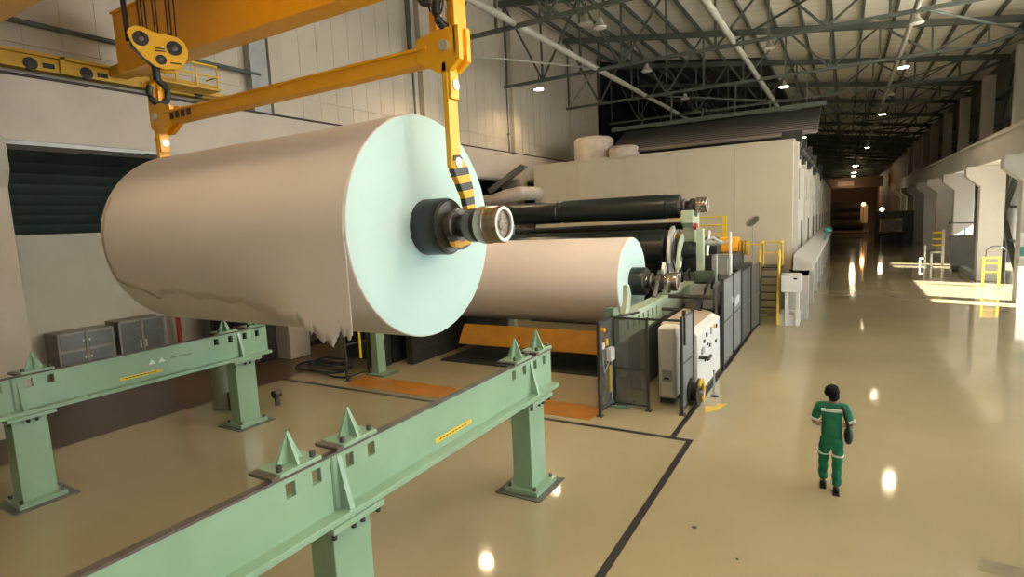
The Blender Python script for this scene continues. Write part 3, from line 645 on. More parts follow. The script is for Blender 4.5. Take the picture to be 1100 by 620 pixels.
# ------------------------------------------------------------------ reel machine
rl = thing('reel_stand', 'pale green reel machine stand holding the second paper roll', 'paper machine reel', (-8.7, 17, 0))
for s, xx in ((1, -4.72), (-1, -12.5)):
    g = G(); ys = [12.9]
    for k in range(7): ys += [13.5+k*.42, 13.62+k*.42]
    ys.append(20.4)
    for i in range(0, len(ys), 2): g.box(xx-.06, xx+.06, ys[i], ys[i+1], 1.55, 2.12)
    for k in range(7): g.box(xx-.06, xx+.06, 13.5+k*.42, 13.62+k*.42, 1.55, 1.75).box(xx-.06, xx+.06, 13.5+k*.42, 13.62+k*.42, 1.98, 2.12)
    g.box(xx-.16, xx+.2, 12.9, 20.4, 2.12, 2.2).build('reel_rail', 'palegreen' if s > 0 else 'green', rl)
    G().box(xx-.28, xx-.02, 12.75, 13.1, 0, 2.42).build('front_post', 'green_dark' if s > 0 else 'green', rl, bevel=.01)
    G().box(xx-.36, xx+.3, 12.6, 13.3, 0, .06).build('base_plate', 'green_dark', rl)
    G().box(xx-.12, xx+.16, 14.2, 20.4, 0, 1.55).build('side_frame', 'dark', rl)
    G().box(xx+.24, xx+.46, 20.42, 20.75, 0, 4.05).build('tall_post', 'palegreen', rl, bevel=.01)
    # cradle that carries the empty spool
    G().prism([(20.45, 4.7), (20.6, 4.7), (20.72, 4.5), (21.2, 4.45), (21.4, 4.72), (21.55, 4.72), (21.5, 4.2), (21.35, 3.9), (21.35, 3.5), (20.8, 3.5), (20.75, 4.1), (20.45, 4.25)], 'x', xx-.28, xx+.12).build('spool_cradle', 'palegreen', rl, bevel=.02)
    # primary arm: crescent plate with guide disc
    pts = []
    for k in range(13): a = math.radians(100+k*13); pts.append((20.2+.95*math.cos(a)*1.0, 3.25+.95*math.sin(a)))
    for k in range(13): a = math.radians(256-k*13); pts.append((20.3+.72*math.cos(a), 3.25+.78*math.sin(a)))
    G().prism(pts, 'x', xx-.5, xx-.4).build('primary_arm', 'white_metal', rl, bevel=.006)
    G().lathe((xx-.35, 19.9, 3.35), [(0, .1), (0, .42), (.06, .42), (.08, .3), (.08, .1)], 'x', n=32).build('guide_disc', 'darkmetal', rl)
    G().lathe((xx-.5, 20.7, 3.3), [(0, .66), (.03, .74), (.05, .72), (.03, .62), (0, .66)], 'x', n=48, caps=False).build('drum_rim', 'white_metal', rl)
    G().prism([(19.2, 2.75), (19.4, 2.6), (19.8, 3.3), (20.3, 3.75), (20.1, 3.9), (19.6, 3.6)], 'x', xx-.2, xx-.12).build('lever_plate', 'palegreen', rl, bevel=.01)
    G().cyl((xx-.1, 18.9, 2.2), (xx-.1, 19.5, 2.95), .07).cyl((xx-.1, 19.0, 2.3), (xx-.1, 19.3, 2.68), .11).build('arm_cylinder', 'white_metal', rl)
    G().tube([(xx, 18.6, 2.3), (xx+.05, 18.9, 2.8), (xx+.05, 19.4, 2.5), (xx+.1, 19.9, 2.7), (xx+.05, 20.2, 2.3)], .035, 8).build('hydraulic_hose', 'black', rl)
    G().prism([(17.6, 2.2), (17.85, 2.2), (17.9, 2.9), (17.75, 3.1), (17.6, 2.9)], 'x', xx-.22, xx-.12).build('lock_arm', 'white_metal', rl, bevel=.01)
    G().prism([(13.2, 2.2), (13.55, 2.2), (13.75, 2.6), (13.6, 2.9), (13.45, 2.88), (13.4, 2.5)], 'x', xx-.02, xx+.1).build('stop_horn', 'palegreen', rl, bevel=.01)
    G().cyl((xx+.1, 17.3, 2.2), (xx+.1, 17.3, 3.1), .05).cyl((xx-.05, 16.2, 2.2), (xx-.05, 16.9, 2.9), .07).build('hydraulic_cylinder', 'darkmetal', rl)
G().lathe((-8.8, 20.7, 3.3), [(-3.25, .2), (-3.25, .70), (-3.2, .74), (3.2, .74), (3.25, .70), (3.25, .2)], 'x', n=64).build('reel_drum', 'blackg', rl)
for xx in (-4.9, -12.6):
    G().lathe((xx, 20.7, 3.3), [(-.62, .5), (-.6, .3), (-.3, .2), (.0, .2), (-.1, .30), (.2, .30), (.22, .26), (.36, .26), (.36, .1)], 'x', n=32).build('drum_bearing', 'dark', rl)
    G().lathe((xx+.36, 20.7, 3.3), [(0, .1), (0, .255), (.03, .24), (.03, .1)], 'x', n=32).build('bearing_cap', 'darkmetal', rl)
G().cyl((-12.4, 21.6, 4.14), (-4.9, 21.6, 4.14), .14).build('cross_tube', 'dark', rl)
G().cyl((-12.4, 22.2, 3.75), (-4.9, 22.2, 3.75), .1).build('cross_tube', 'yellow_dull', rl)
G().box(-12.4, -4.9, 22.6, 22.9, 0, 3.2).build('rear_panel', 'dark', rl)
G().lathe((-4.62, 20.75, 4.12), [(0, .05), (0, .12), (.1, .12), (.14, .05)], 'x', n=16).build('red_knob', 'red', rl)
G().prism([(15.25, .60), (15.35, .55), (15.75, 1.14), (15.65, 1.2)], 'x', -11.2, -5.7).build('apron', 'amber', rl)
G().box(-11.8, -5.2, 15.0, 19.6, 0, .05).build('reel_shade', 'dark', rl)  # dark sheet standing in for the shade under the reel
g = G()
for y in (13.6, 14.6): g.box(-4.95, -4.8, y, y+.3, .5, 1.4)
g.build('junction_box', 'cab_grey', rl)
# gear unit and motor between the stand and the walkway
mu = thing('drive_unit', 'dark drive unit with couplings beside the tall green post', 'drive unit', (-3.9, 19.5, 0))
G().box(-4.3, -3.5, 18.4, 20.6, 0, 1.5).build('plinth', 'dark', mu)
G().box(-4.3, -3.55, 18.6, 19.6, 1.5, 2.3).box(-4.2, -3.7, 19.7, 20.5, 1.5, 2.0).build('gear_case', 'cab_grey', mu, bevel=.04)
G().cyl((-4.2, 19.0, 2.5), (-3.6, 19.0, 2.5), .22).cyl((-3.6, 19.0, 2.5), (-3.45, 19.0, 2.5), .12).build('motor', 'dark_green_paint', mu)
G().box(-4.0, -3.4, 20.6, 21.2, 2.3, 3.1).box(-3.95, -3.45, 20.55, 20.6, 2.4, 3.0).build('display_box', 'cab_grey', mu, bevel=.02)
G().cyl((-3.35, 20.4, 1.5), (-3.35, 20.4, 3.9), .045).tube([(-4.4, 20.9, 3.5), (-4.0, 20.9, 3.7), (-3.7, 21.0, 3.5), (-3.4, 21.0, 3.6)], .05).build('pipe_run', 'cab_white', mu)
G().tube([(-3.6, 18.6, 2.2), (-3.5, 18.1, 2.6), (-3.6, 17.6, 2.3), (-3.7, 17.3, 1.6), (-3.7, 17.2, .8)], .05).build('hose', 'black', mu)
G().cyl((-3.4, 18.2, 0), (-3.4, 18.2, 3.3), .04).box(-3.46, -3.34, 18.0, 18.5, 2.3, 2.36).build('stanchion', 'cab_grey', mu)
G().cyl((-4.7, 16.6, 1.8), (-3.5, 16.6, 1.8), .05).cyl((-4.7, 16.9, 2.15), (-3.3, 16.9, 2.15), .06).box(-3.9, -3.6, 16.3, 17.1, 1.9, 2.1).build('pipework', 'darkmetal', mu)
# second dark unit further back with silver panel
du = thing('machine_cabinet', 'dark machine cabinet with grey panel behind the green post', 'cabinet', (-3.9, 22.5, 0))
G().box(-5.4, -3.2, 21.6, 24.6, 0, 2.5).build('body', 'dark', du)
G().box(-5.2, -3.3, 21.55, 21.62, 1.7, 2.4).build('panel', 'cab_grey', du)
G().box(-5.6, -3.5, 22.0, 24.4, 2.5, 3.0).cyl((-5.6, 23, 3.2), (-4.2, 23, 3.2), .42).build('upper_gear', 'dark', du)
for yy in (22.1, 23.0, 23.9): G().box(-3.19, -3.17, yy, yy+.7, .3, 2.2).build('door', 'cab_door', du)
G().cyl((-4.6, 22.0, 3.45), (-3.9, 22.0, 3.45), .1).cyl((-4.4, 21.8, 3.0), (-4.4, 22.2, 3.9), .06).build('valve', 'white_metal', du)
# orange guard cylinder
og = thing('motor_guard', 'bright orange cylindrical motor guard beside the yellow stairs', 'guard', (-4.0, 24, 2.5))
G().lathe((-4.75, 24.3, 3.12), [(0, .3), (.0, .42), (.08, .44), (1.02, .44), (1.1, .42), (1.1, .3)], 'x', n=40).build('guard_shell', 'guard', og)
for k in range(3): G().lathe((-3.6+k*.12, 24.3, 3.12), [(0, .1), (0, .3), (.05, .3), (.05, .1)], 'x', n=24).build('cooling_ring', 'yellow_dull', og)
G().box(-4.6, -3.7, 24.1, 24.5, 2.5, 2.75).build('foot', 'dark', og)
# platform railing
pr_ = thing('platform_railing', 'thin yellow platform railing above the reel, against the hood', 'railing', (-5.2, 24.6, 3.0))
for x, w in ((-6.6, .05), (-5.4, .05), (-4.35, .16)): G().box(x, x+w, 24.6, 24.66+w*.5, 3.0, 4.42).build('railing_post', 'railyellow', pr_)
for z in (4.4, 4.05, 3.7): G().cyl((-6.6, 24.63, z), (-4.3, 24.63, z), .028, n=8).build('railing_bar', 'railyellow', pr_)
G().box(-7, -4.2, 24.5, 25.8, 2.92, 3.0).build('deck', 'dark', pr_)
# yellow ship stairs
ss = thing('access_stairs', 'steep access stairs with curved yellow handrails beside the hood', 'stairs', (-2.6, 25, 0))
for xx in (-2.98, -2.25):
    G().tube([(xx, 24.5, 0), (xx, 24.52, .5), (xx, 24.7, 1.3), (xx, 24.95, 2.2), (xx, 25.1, 2.9), (xx, 25.3, 3.22), (xx, 26.4, 3.24)], .055).build('handrail', 'railyellow', ss)
    G().bar((xx, 24.9, 0), (xx, 25.7, 2.2), .06, .2, up=(0, 1, 0)).build('stringer', 'dark', ss)
    G().cyl((xx, 26.3, 2.2), (xx, 26.3, 3.24), .04).build('railing_post', 'railyellow', ss)
for k in range(7): G().box(-2.95, -2.28, 24.95+k*.11, 25.15+k*.11, .28+k*.3, .31+k*.3).build('tread', 'dark', ss)
G().cyl((-3.0, 26.4, 3.22), (-2.25, 26.4, 3.22), .03).cyl((-3.7, 25.1, 3.2), (-2.98, 25.1, 3.2), .03).cyl((-3.0, 26.4, 2.75), (-2.25, 26.4, 2.75), .025).build('cross_rail', 'railyellow', ss)
G().box(-3.2, -2.2, 25.7, 26.8, 2.15, 2.22).build('deck', 'dark', ss)
# convex dish mirror on a pole
mi = thing('pole_mirror', 'small tilted round dish on a thin pole in front of the hood', 'mirror', (-3.3, 25.9, 3))
G().cyl((-3.35, 25.9, 2.2), (-3.35, 25.9, 4.0), .03, n=10).build('pole', 'cab_grey', mi)
g = G().lathe((0, 0, 0), [(0, .03), (.02, .18), (.08, .27), (.12, .3), (.13, .27), (.1, .03)], 'z', n=28)
mt_ = Matrix.Translation((-3.32, 25.9, 4.05)) @ Matrix.Rotation(.7, 4, 'X') @ Matrix.Rotation(-.45, 4, 'Y')
g.v = [tuple(mt_ @ Vector(v)) for v in g.v]; g.build('dish', 'mirror', mi)

# fences
def fence_panel(p, q, h, label, m='fence', z0=.12, nposts=2, mids=(.5,), group='safety fence panels by the reel'):
    p = Vector((*p, 0)); q = Vector((*q, 0)); d = (q-p)
    r = thing('fence_panel', label, 'fence', tuple(p), group)
    for k in range(nposts):
        c = p+d*k/(nposts-1); ps = G().box(c.x-.03, c.x+.03, c.y-.03, c.y+.03, 0, h+.04).build('fence_post', 'post', r)
        G().box(c.x-.07, c.x+.07, c.y-.07, c.y+.07, 0, .02).build('foot_plate', 'post', ps)
    u = d.normalized()
    if m: G().bar(p+u*.04+Vector((0, 0, (z0+h)/2)), q-u*.04+Vector((0, 0, (z0+h)/2)), .012, h-z0).build('infill_sheet', m, r)
    for z in [z0, h]+[z0+(h-z0)*t for t in mids]:
        G().bar(p+Vector((0, 0, z)), q+Vector((0, 0, z)), .035, .045).build('cross_bar', 'post', r)
    return r
f1 = fence_panel((-4.83, 11.95), (-4.76, 12.7), 2.2, 'grey fence panel with switch box and yellow strip, left of the fence corner')
bx = G().box(-4.80, -4.68, 12.35, 12.62, 1.22, 1.52).build('switch_box', 'cab_white', f1, bevel=.01)
G().box(-4.78, -4.76, 12.28, 12.42, 1.6, 1.76).build('notice_plate', 'railyellow', f1); G().box(-4.80, -4.78, 12.1, 12.24, 1.55, 1.7).build('notice_plate', 'cab_white', f1)
G().box(-4.77, -4.74, 12.42, 12.5, .45, 1.1).build('yellow_strip', 'railyellow', f1)
G().tube([(-4.73, 12.5, 1.22), (-4.72, 12.5, .8), (-4.72, 12.45, .3), (-4.72, 12.56, .15)], .015, 8).tube([(-4.74, 12.4, 1.22), (-4.76, 12.1, 1.0), (-4.77, 12.05, 1.5)], .015, 8).build('cable', 'cab_grey', f1)
G().cyl((-4.8, 12.1, 2.02), (-4.72, 12.1, 2.02), .05, n=14).build('orange_button', 'guard', f1)
fence_panel((-4.76, 12.72), (-3.92, 12.72), 2.2, 'smoky fence panel between the corner and the open gap', mids=(.42,))
f3 = fence_panel((-3.14, 12.74), (-3.12, 13.75), 2.25, 'tall grey fence panel carrying the yellow hose reel', m='fence_solid')
tag(G().bar((-3.92, 12.72, 2.2), (-3.14, 12.74, 2.2), .05, .05).bar((-4.7, 12.75, 2.2), (-4.3, 13.3, 2.26), .05).build('gate_lintel', 'post'), 'dark bar bridging the gap in the safety fence', 'bar')
G().box(-3.16, -3.09, 12.9, 13.0, 1.6, 2.4).build('door_handle', 'post', f3)
f4 = fence_panel((-3.0, 17.05), (-3.0, 20.3), 2.62, 'long grey mesh fence panel past the white control desk', m='fence_solid', nposts=3)
G().box(-2.992, -2.985, 18.5, 18.75, 1.75, 1.95).build('notice_plate', 'cab_white', f4)
G().prism([(19.1, 1.55), (19.9, 1.6), (20.0, 1.8), (19.6, 1.88), (19.15, 1.8)], 'x', -2.992, -2.985).build('printed_emblem', 'cab_white', f4)
fence_panel((-3.0, 20.5), (-3.0, 22.6), 2.5, 'smoky fence panel in front of the dark cabinet', nposts=2)
G_ = fence_panel((-3.0, 22.8), (-2.9, 24.3), 2.5, 'dark glazed fence panel beside the yellow stairs', nposts=2)
fe = fence_panel((-13.0, 11.9), (-12.95, 12.75), 2.1, 'dark open fence frame with yellow strip beyond the far rail', m=None, nposts=2)
G().box(-12.93, -12.9, 12.4, 12.48, .6, 1.6).build('yellow_strip', 'railyellow', fe)
# hose reel
hr = thing('hose_reel', 'black and yellow hose reel on the end fence panel', 'hose reel', (-3.05, 13.4, 0))
G().lathe((-3.1, 13.45, .36), [(0, .08), (0, .33), (.04, .33), (.04, .22), (.16, .22), (.16, .33), (.2, .33), (.2, .08)], 'x', n=36).build('drum', 'black', hr)
pts = [(13.45+.34*math.cos(math.radians(a)), .36+.34*math.sin(math.radians(a))) for a in range(-60, 150, 15)]+[(13.45+.22*math.cos(math.radians(a)), .36+.22*math.sin(math.radians(a))) for a in range(135, -75, -15)]
G().prism(pts, 'x', -2.89, -2.84).build('guard_arc', 'railyellow', hr, bevel=.006)
G().cyl((-2.95, 13.45, .36), (-2.8, 13.45, .36), .05).build('hub', 'cab_grey', hr)
# small pole by the floor mark
sp = thing('floor_stand', 'thin short grey stand on the floor by the yellow mark', 'stand', (-2.75, 14.4, 0))
G().cyl((-2.75, 14.4, 0), (-2.75, 14.4, .62), .02, n=10).build('pole', 'cab_grey', sp); G().cyl((-2.75, 14.4, 0), (-2.75, 14.4, .02), .1).build('foot', 'post', sp)
G().ball((-2.75, 14.4, .64), .035).build('knob', 'cab_grey', sp)
# control desk
cd = thing('control_desk', 'white control desk with brown top and buttons beside the reel', 'control desk', (-3.5, 15.2, 0))
G().prism([(-3.95, .1), (-3.05, .1), (-3.05, 1.62), (-3.25, 1.72), (-3.95, 1.86)], 'y', 13.95, 16.8).build('body', 'cab_white', cd, bevel=.02)
G().add([(-3.95, 13.95, 1.868), (-3.25, 13.95, 1.728), (-3.25, 16.8, 1.728), (-3.95, 16.8, 1.868), (-3.95, 13.95, 1.88), (-3.25, 13.95, 1.74), (-3.25, 16.8, 1.74), (-3.95, 16.8, 1.88)], [(0, 1, 2, 3), (4, 5, 6, 7), (0, 1, 5, 4), (1, 2, 6, 5), (2, 3, 7, 6), (3, 0, 4, 7)]).build('top_panel', 'desk', cd)
G().box(-3.9, -3.1, 14.0, 16.75, 0, .1).build('plinth', 'dark', cd)
G().cyl((-3.5, 14.4, 1.78), (-3.5, 14.4, 1.9), .06, n=14).build('orange_knob', 'guard', cd)
for (y, z, w, h, m) in ((14.35, 1.05, .3, .16, 'cab_grey'), (14.6, 1.3, .12, .08, 'dark'), (14.9, 1.4, .1, .1, 'dark'), (15.0, 1.15, .1, .08, 'dark'), (15.3, 1.05, .12, .08, 'dark'), (15.5, 1.35, .08, .2, 'cab_grey'), (15.9, 1.45, .12, .1, 'railyellow'), (16.2, 1.4, .1, .1, 'dark'), (16.1, 1.0, .12, .08, 'dark'), (14.7, .8, .1, .08, 'dark')):
    G().box(-3.05, -3.02, y, y+w, z, z+h).build('switch', m, cd)
G().cyl((-3.05, 14.1, 1.05), (-2.78, 14.1, 1.05), .05).cyl((-2.82, 13.95, 1.05), (-2.82, 14.35, 1.05), .045).build('handwheel', 'darkmetal', cd)
# white cabinet in the gap
wc = thing('white_cabinet', 'tall rounded white cabinet seen through the fence gap', 'cabinet', (-3.75, 13.6, 0))
G().box(-3.88, -3.46, 13.4, 13.92, .12, 1.9).build('body', 'cab_white', wc, bevel=.07)
G().box(-3.85, -3.5, 13.45, 13.88, 0, .12).build('plinth', 'dark', wc)
G().box(-3.78, -3.54, 13.37, 13.42, .55, .85).build('vent_panel', 'cab_grey', wc, bevel=.02)
G().box(-3.72, -3.6, 13.35, 13.37, .62, .67).build('handle', 'dark', wc)

# ------------------------------------------------------------------ hood (dryer section) and surroundings
hd = thing('dryer_hood', 'long cream dryer hood building behind the reel', 'hood', (-8.4, 28, 0))
g = G().box(-14.8, -2.0, 28, 104, 0, 7.5)
g.box(-14.85, -1.95, 27.95, 104, 7.5, 7.6)
for k in range(1, 5): g.box(-14.8+k*2.6, -14.79+k*2.6, 27.98, 28, 0, 7.5)
g.build('wall', 'hood', hd)
for k in range(9):
    y = 28.4+k*6
    G().box(-2.0, -1.82, y, y+.5, 2.4, 7.5).build('side_rib', 'hood_side', hd)
    G().box(-2.0, -1.9, y+.7, y+5.6, 3.2, 6.6).build('side_door', 'hood_side', hd)
    G().box(-1.9, -1.86, y+1.2, y+1.7, 5.0, 6.4).build('dark_slot', 'dark', hd)
    G().box(-1.9, -1.86, y+3.6, y+4.1, 2.7, 4.0).build('dark_slot', 'dark', hd)
lg = thing('service_ledge', 'pale ledge with dark openings along the foot of the hood', 'ledge', (-1.6, 30, 0))
g = G().prism([(-1.8, 2.05), (-1.1, 2.05), (-1.1, 2.3), (-1.8, 2.7)], 'y', 25.9, 70); g.box(-1.95, -1.25, 25.9, 70, 1.85, 2.05)
for k in range(10): g.box(-2.0, -1.25, 25.9+k*4.6, 26.6+k*4.6, 0, 2.05)
g.build('ledge_body', 'hood_side', lg)
for k in range(9): G().box(-1.9, -1.5, 26.6+k*4.6, 30.5+k*4.6, 0, 1.85).build('dark_opening', 'cab_door', lg)
G().ball((-1.0, 44, 3.0), .25, .3, .2).cyl((-1.25, 44, 2.2), (-1.0, 44, 2.9), .06).build('lamp_head', 'teal', lg)
wb = thing('wall_cabinet', 'white box cabinet on legs at the corner of the hood', 'cabinet', (-2.0, 24.7, 0))
G().box(-2.12, -1.42, 24.3, 24.9, 1.35, 2.05).build('body', 'cab_white', wb, bevel=.02)
G().box(-1.68, -1.55, 24.28, 24.3, 1.85, 1.92).build('handle', 'dark', wb)
for x in (-1.98, -1.6): G().box(x, x+.12, 24.4, 24.8, 0, 1.35).build('leg', 'cab_white', wb)
G().box(-2.2, -1.5, 24.5, 25.6, 0, .45).build('base_box', 'cab_white', wb)
# dark clutter on the hood edge
for i, (y, z) in enumerate([(29.5, 7.6), (33, 7.6), (38, 7.6), (45, 7.6), (55, 7.6)]):
    tag(G().box(-2.6, -1.75, y, y+.5, z, z+.5).cyl((-1.9, y+.2, z-.8), (-1.9, y+.2, z+.3), .12).ball((-1.8, y+.2, z-.5), .16).build('roof_valve', 'dark', loc=(-2, y, z)), f'dark valve box on the top edge of the hood, {ordn[i]} along', 'valve', 'dark valves on the hood edge')
tag(G().cyl((-1.75, 29, 7.2), (-1.75, 90, 7.2), .08).build('edge_pipe', 'dark'), 'dark pipe along the upper right edge of the hood', 'pipe')
# brown corrugated canopy above the hood
g = G(); n = 11
for k in range(n+1):
    t_ = k/n; g.cyl((-12.6, 34+3*t_, 8.5+1.5*t_), (-1.3, 34+3*t_, 8.5+1.5*t_), .115, n=12)
ca = thing('corrugated_canopy', 'brown corrugated sloping canopy above the hood', 'canopy', (-7, 35.5, 7.6))
g.build('sheet', 'maroon', ca)
G().hexa([(-12.6, 34.1, 8.53), (-1.3, 34.1, 8.53), (-1.3, 34.1, 8.65), (-12.6, 34.1, 8.65)], [(-12.6, 37, 10.03), (-1.3, 37, 10.03), (-1.3, 37, 10.15), (-12.6, 37, 10.15)]).build('groove_shade', 'dark', ca)  # dark sheet that draws the shade lines between the corrugations
G().box(-12.6, -2.4, 37.1, 37.4, 7.6, 10.1).build('back_panel', 'dark', ca)
G().bar((-13.5, 36.9, 10.3), (-1.0, 36.9, 10.3), .25).build('ridge_pipe', 'steel', ca)
for k in range(6): G().bar((-11.5+k*1.9, 36.9, 10.3), (-11.5+k*1.9, 37.4, 12.2 if k % 2 else 11.0), .08).build('hanger', 'steel', ca)
# pale round ducts left of the canopy
for i, (x, y, rr, z) in enumerate([(-13.9, 34.6, 1.25, 9.5), (-11.7, 34.0, .9, 8.7)]):
    tag(G().lathe((x, y, 7.61), [(0, rr), (z-7.65, rr), (z-7.5, rr*.85), (z-7.45, .1)], 'z', n=36).build('exhaust_duct', 'duct', loc=(x, y, 7.61)), ['wide pale round duct head left of the canopy', 'narrower pale round duct head under the canopy edge'][i], 'duct')
tag(G().tube([(-17.2, 26.5, 5.7), (-16.4, 26.3, 5.75), (-15.5, 26.2, 5.95), (-14.9, 26.4, 6.05), (-14.6, 27.4, 6.05), (-14.6, 28.1, 6.05)], .36, 16).build('duct_elbow', 'duct'), 'beige bent duct in front of the left end of the hood', 'duct')
tag(G().bar((-17.1, 27.0, 6.3), (-15.0, 27.2, 7.5), .3, .3).box(-15.2, -14.85, 27.0, 27.4, 7.4, 7.55).build('cable_channel', 'cab_door'), 'dark slanting channel rising to the hood top left corner', 'channel')

# ------------------------------------------------------------------ things at the far left
def metal_cabinet(y0, y1, rows, label, h):
    r = thing('metal_cabinet', label, 'cabinet', (-21.6, y0, 0))
    G().box(-21.98, -21.15, y0, y1, 0, h).build('body', 'cab_frame', r, bevel=.01)
    w = (y1-y0)/2
    for i in range(2):
        for j in range(rows):
            hh = (h-.1)/rows
            d = G().box(-21.15, -21.12, y0+.08+i*w, y0+w-.05+i*w, .06+j*hh+.04, .06+(j+1)*hh-.04).build('door', 'cab_door', r)
            G().box(-21.12, -21.09, y0+(w-.12 if i == 0 else w+.06), y0+(w-.08 if i == 0 else w+.1), .06+(j+.45)*hh, .06+(j+.6)*hh).build('handle', 'white_metal', d)
    G().box(-21.2, -21.1, y0+w-.03, y0+w+.03, 0, h).box(-21.2, -21.1, y0, y0+.06, 0, h).box(-21.2, -21.1, y1-.06, y1, 0, h).box(-21.2, -21.1, y0, y1, h-.06, h).build('frame', 'cab_frame', r)
    return r
metal_cabinet(7.75, 9.35, 3, 'low metal cabinet with six dark doors against the left wall', 1.75)
metal_cabinet(9.5, 11.0, 1, 'metal cabinet with two tall dark doors, right of the six-door one', 1.85)
tag(G().cyl((-21.5, 11.7, 0), (-21.5, 11.7, 4.6), .085).build('standpipe', 'red'), 'red vertical pipe against the left wall', 'pipe')
pu = thing('pump_unit', 'dark pump unit with red motor behind the far rail', 'machine', (-19.5, 12.8, 0))
G().box(-20.4, -17.9, 12.6, 13.6, 0, 1.5).box(-20.6, -20.4, 12.4, 12.6, 0, 2.2).box(-18.6, -18.4, 12.4, 12.6, 0, 2.3).build('frame', 'dark', pu)
G().cyl((-20.2, 12.7, 1.8), (-18.9, 12.7, 1.8), .36).build('motor', 'red', pu)
G().ball((-18.4, 12.8, 1.7), .45, .4, .4).build('pump_housing', 'dark', pu)
G().box(-21.4, -20.6, 12.6, 13.8, 0, 2.0).build('dark_panel', 'cab_door', pu)
ck = thing('electrical_cabinet', 'dark brown cabinets standing behind the end of the far rail', 'cabinet', (-18.2, 15.5, 0))
G().box(-20.5, -18.4, 14.4, 16.6, 0, 2.3).build('body', 'dark', ck, bevel=.02)
for y in (14.5, 15.5): G().box(-18.4, -18.37, y, y+.9, .2, 2.2).build('door', 'cab_door', ck)
tk = thing('standing_tank', 'round grey green tank on the floor behind the far rail post', 'tank', (-14.3, 8.9, 0))
G().lathe((-14.3, 8.9, 0), [(0, .42), (.06, .42), (.06, .38), (1.5, .38), (1.6, .2), (1.62, .05)], 'z', n=32).build('shell', 'tank', tk)
G().tube([(-13.9, 8.9, 1.55), (-13.6, 8.8, 1.5), (-13.55, 8.75, 1.2)], .05).build('outlet_pipe', 'white_metal', tk)
G().box(-13.9, -13.4, 8.6, 9.0, 0, .5).build('valve_box', 'dark', tk)
bp_ = thing('floor_fitting', 'small dark fitting on the floor right of the far rail post', 'fitting', (-13.1, 9.45, 0))
G().cyl((-13.05, 9.45, 0), (-13.05, 9.45, .4), .07).build('body', 'darkmetal', bp_); G().cyl((-13.05, 9.35, .32), (-13.05, 9.55, .32), .1).build('flange', 'darkmetal', bp_)
# dark lumps of machinery, hose coil
dm = thing('dark_machinery', 'black oily machinery beside the coiled hoses', 'machine', (-14.5, 14, 0))
G().box(-15.6, -13.2, 14.2, 15.6, 0, 1.7).build('frame', 'dark', dm)
G().ball((-15.2, 14.2, 1.5), .6, .5, .5).ball((-14.3, 14.1, 1.3), .55, .45, .6).build('housing', 'dark', dm)
G().cyl((-13.9, 13.9, 1.6), (-13.2, 13.9, 1.6), .3).box(-13.6, -13.1, 13.4, 14.0, 0, 1.2).build('drive', 'dark', dm)
G().box(-12.2, -5.3, 23.2, 23.4, 0, 2.6).build('backing_panel', 'darkgreen', dm)
hc = thing('hose_coil', 'loosely coiled black hoses on the brown floor', 'hose', (-14.9, 12.7, 0))
g = G()
for k, (rx, ry, ox, oy) in enumerate(((1.15, .55, 0, 0), (.95, .45, .25, .1), (.75, .4, .5, -.05), (.6, .5, .1, .2))):
    g.tube([(-15.0+ox+rx*math.cos(a), 12.7+oy+ry*math.sin(a), .06+.05*k+.03*math.sin(3*a)) for a in [i*2*PI/28 for i in range(28)]], .035, 8)
g.tube([(-14.2, 13.0, .1), (-13.9, 13.4, .4), (-13.8, 13.8, 1.1)], .04, 8).tube([(-14.4, 12.2, .05), (-13.7, 12.0, .04), (-13.1, 12.1, .04)], .03, 8)
g.build('hose_loops', 'black', hc)

# ------------------------------------------------------------------ right side things
st = thing('step_stand', 'white metal step stand with yellow treads in the bright patch', 'step stand', (5.6, 50.5, 0))
G().box(5.98, 6.14, 50.2, 50.36, 0, 2.6).build('upright', 'cab_white', st)
G().box(5.35, 5.47, 50.2, 50.32, 0, 1.0).build('upright', 'cab_white', st)
for k in range(3): G().box(5.45, 6.05, 50.15, 50.9, 1.45+k*.45, 1.53+k*.45).build('tread', 'railyellow', st)
G().box(5.35, 6.0, 50.2, 50.5, .92, 1.02).box(5.0, 5.1, 50.3, 50.4, 0, 1.5).box(4.7, 5.05, 50.3, 50.4, .5, .6).box(4.7, 4.8, 50.3, 50.4, 0, .5).build('side_frame', 'cab_white', st)
gb = thing('grey_bin', 'grey metal cabinet standing by the bright doorway', 'cabinet', (6.6, 48.6, 0))
G().prism([(6.1, .1), (7.45, .1), (7.5, 2.35), (6.0, 2.3)], 'y', 46.7, 47.4).build('body', 'bin', gb, bevel=.03)
G().box(6.2, 7.35, 46.8, 47.3, 0, .1).build('plinth', 'dark', gb)
G().cyl((6.8, 47.1, 2.3), (6.8, 47.1, 2.75), .03).cyl((6.1, 47.9, 3.1), (8.6, 47.9, 3.05), .04).ball((6.1, 47.9, 3.1), .1).ball((8.6, 47.9, 3.05), .1).cyl((8.5, 47.9, 0), (8.5, 47.9, 3.05), .03).build('top_bar', 'post', gb)
yf = thing('yellow_frame', 'small yellow guard frame at the foot of the second pier', 'guard frame', (6.8, 38.2, 0))
for x in (6.3, 6.95): G().box(x, x+.1, 38.2, 38.3, 0, 1.55).build('upright', 'railyellow', yf)
for z in (.75, 1.2, 1.5): G().box(6.3, 7.05, 38.22, 38.28, z, z+.07).build('bar', 'railyellow', yf)
G().tube([(6.5, 38.6, 1.5), (6.5, 38.6, 1.9), (6.7, 38.6, 2.1), (7.1, 38.6, 2.1), (7.3, 38.6, 1.9), (7.3, 38.6, 0)], .03).build('hoop', 'post', yf)
tb = thing('teal_box_post', 'teal and white box on the nearest right-hand pier', 'box', (6.3, 32.1, 2.2))
G().box(6.5, 7.3, 31.95, 32.14, 2.0, 3.1).build('case', 'cab_white', tb); G().box(6.52, 7.28, 31.9, 31.96, 2.1, 2.5).build('front', 'teal', tb)
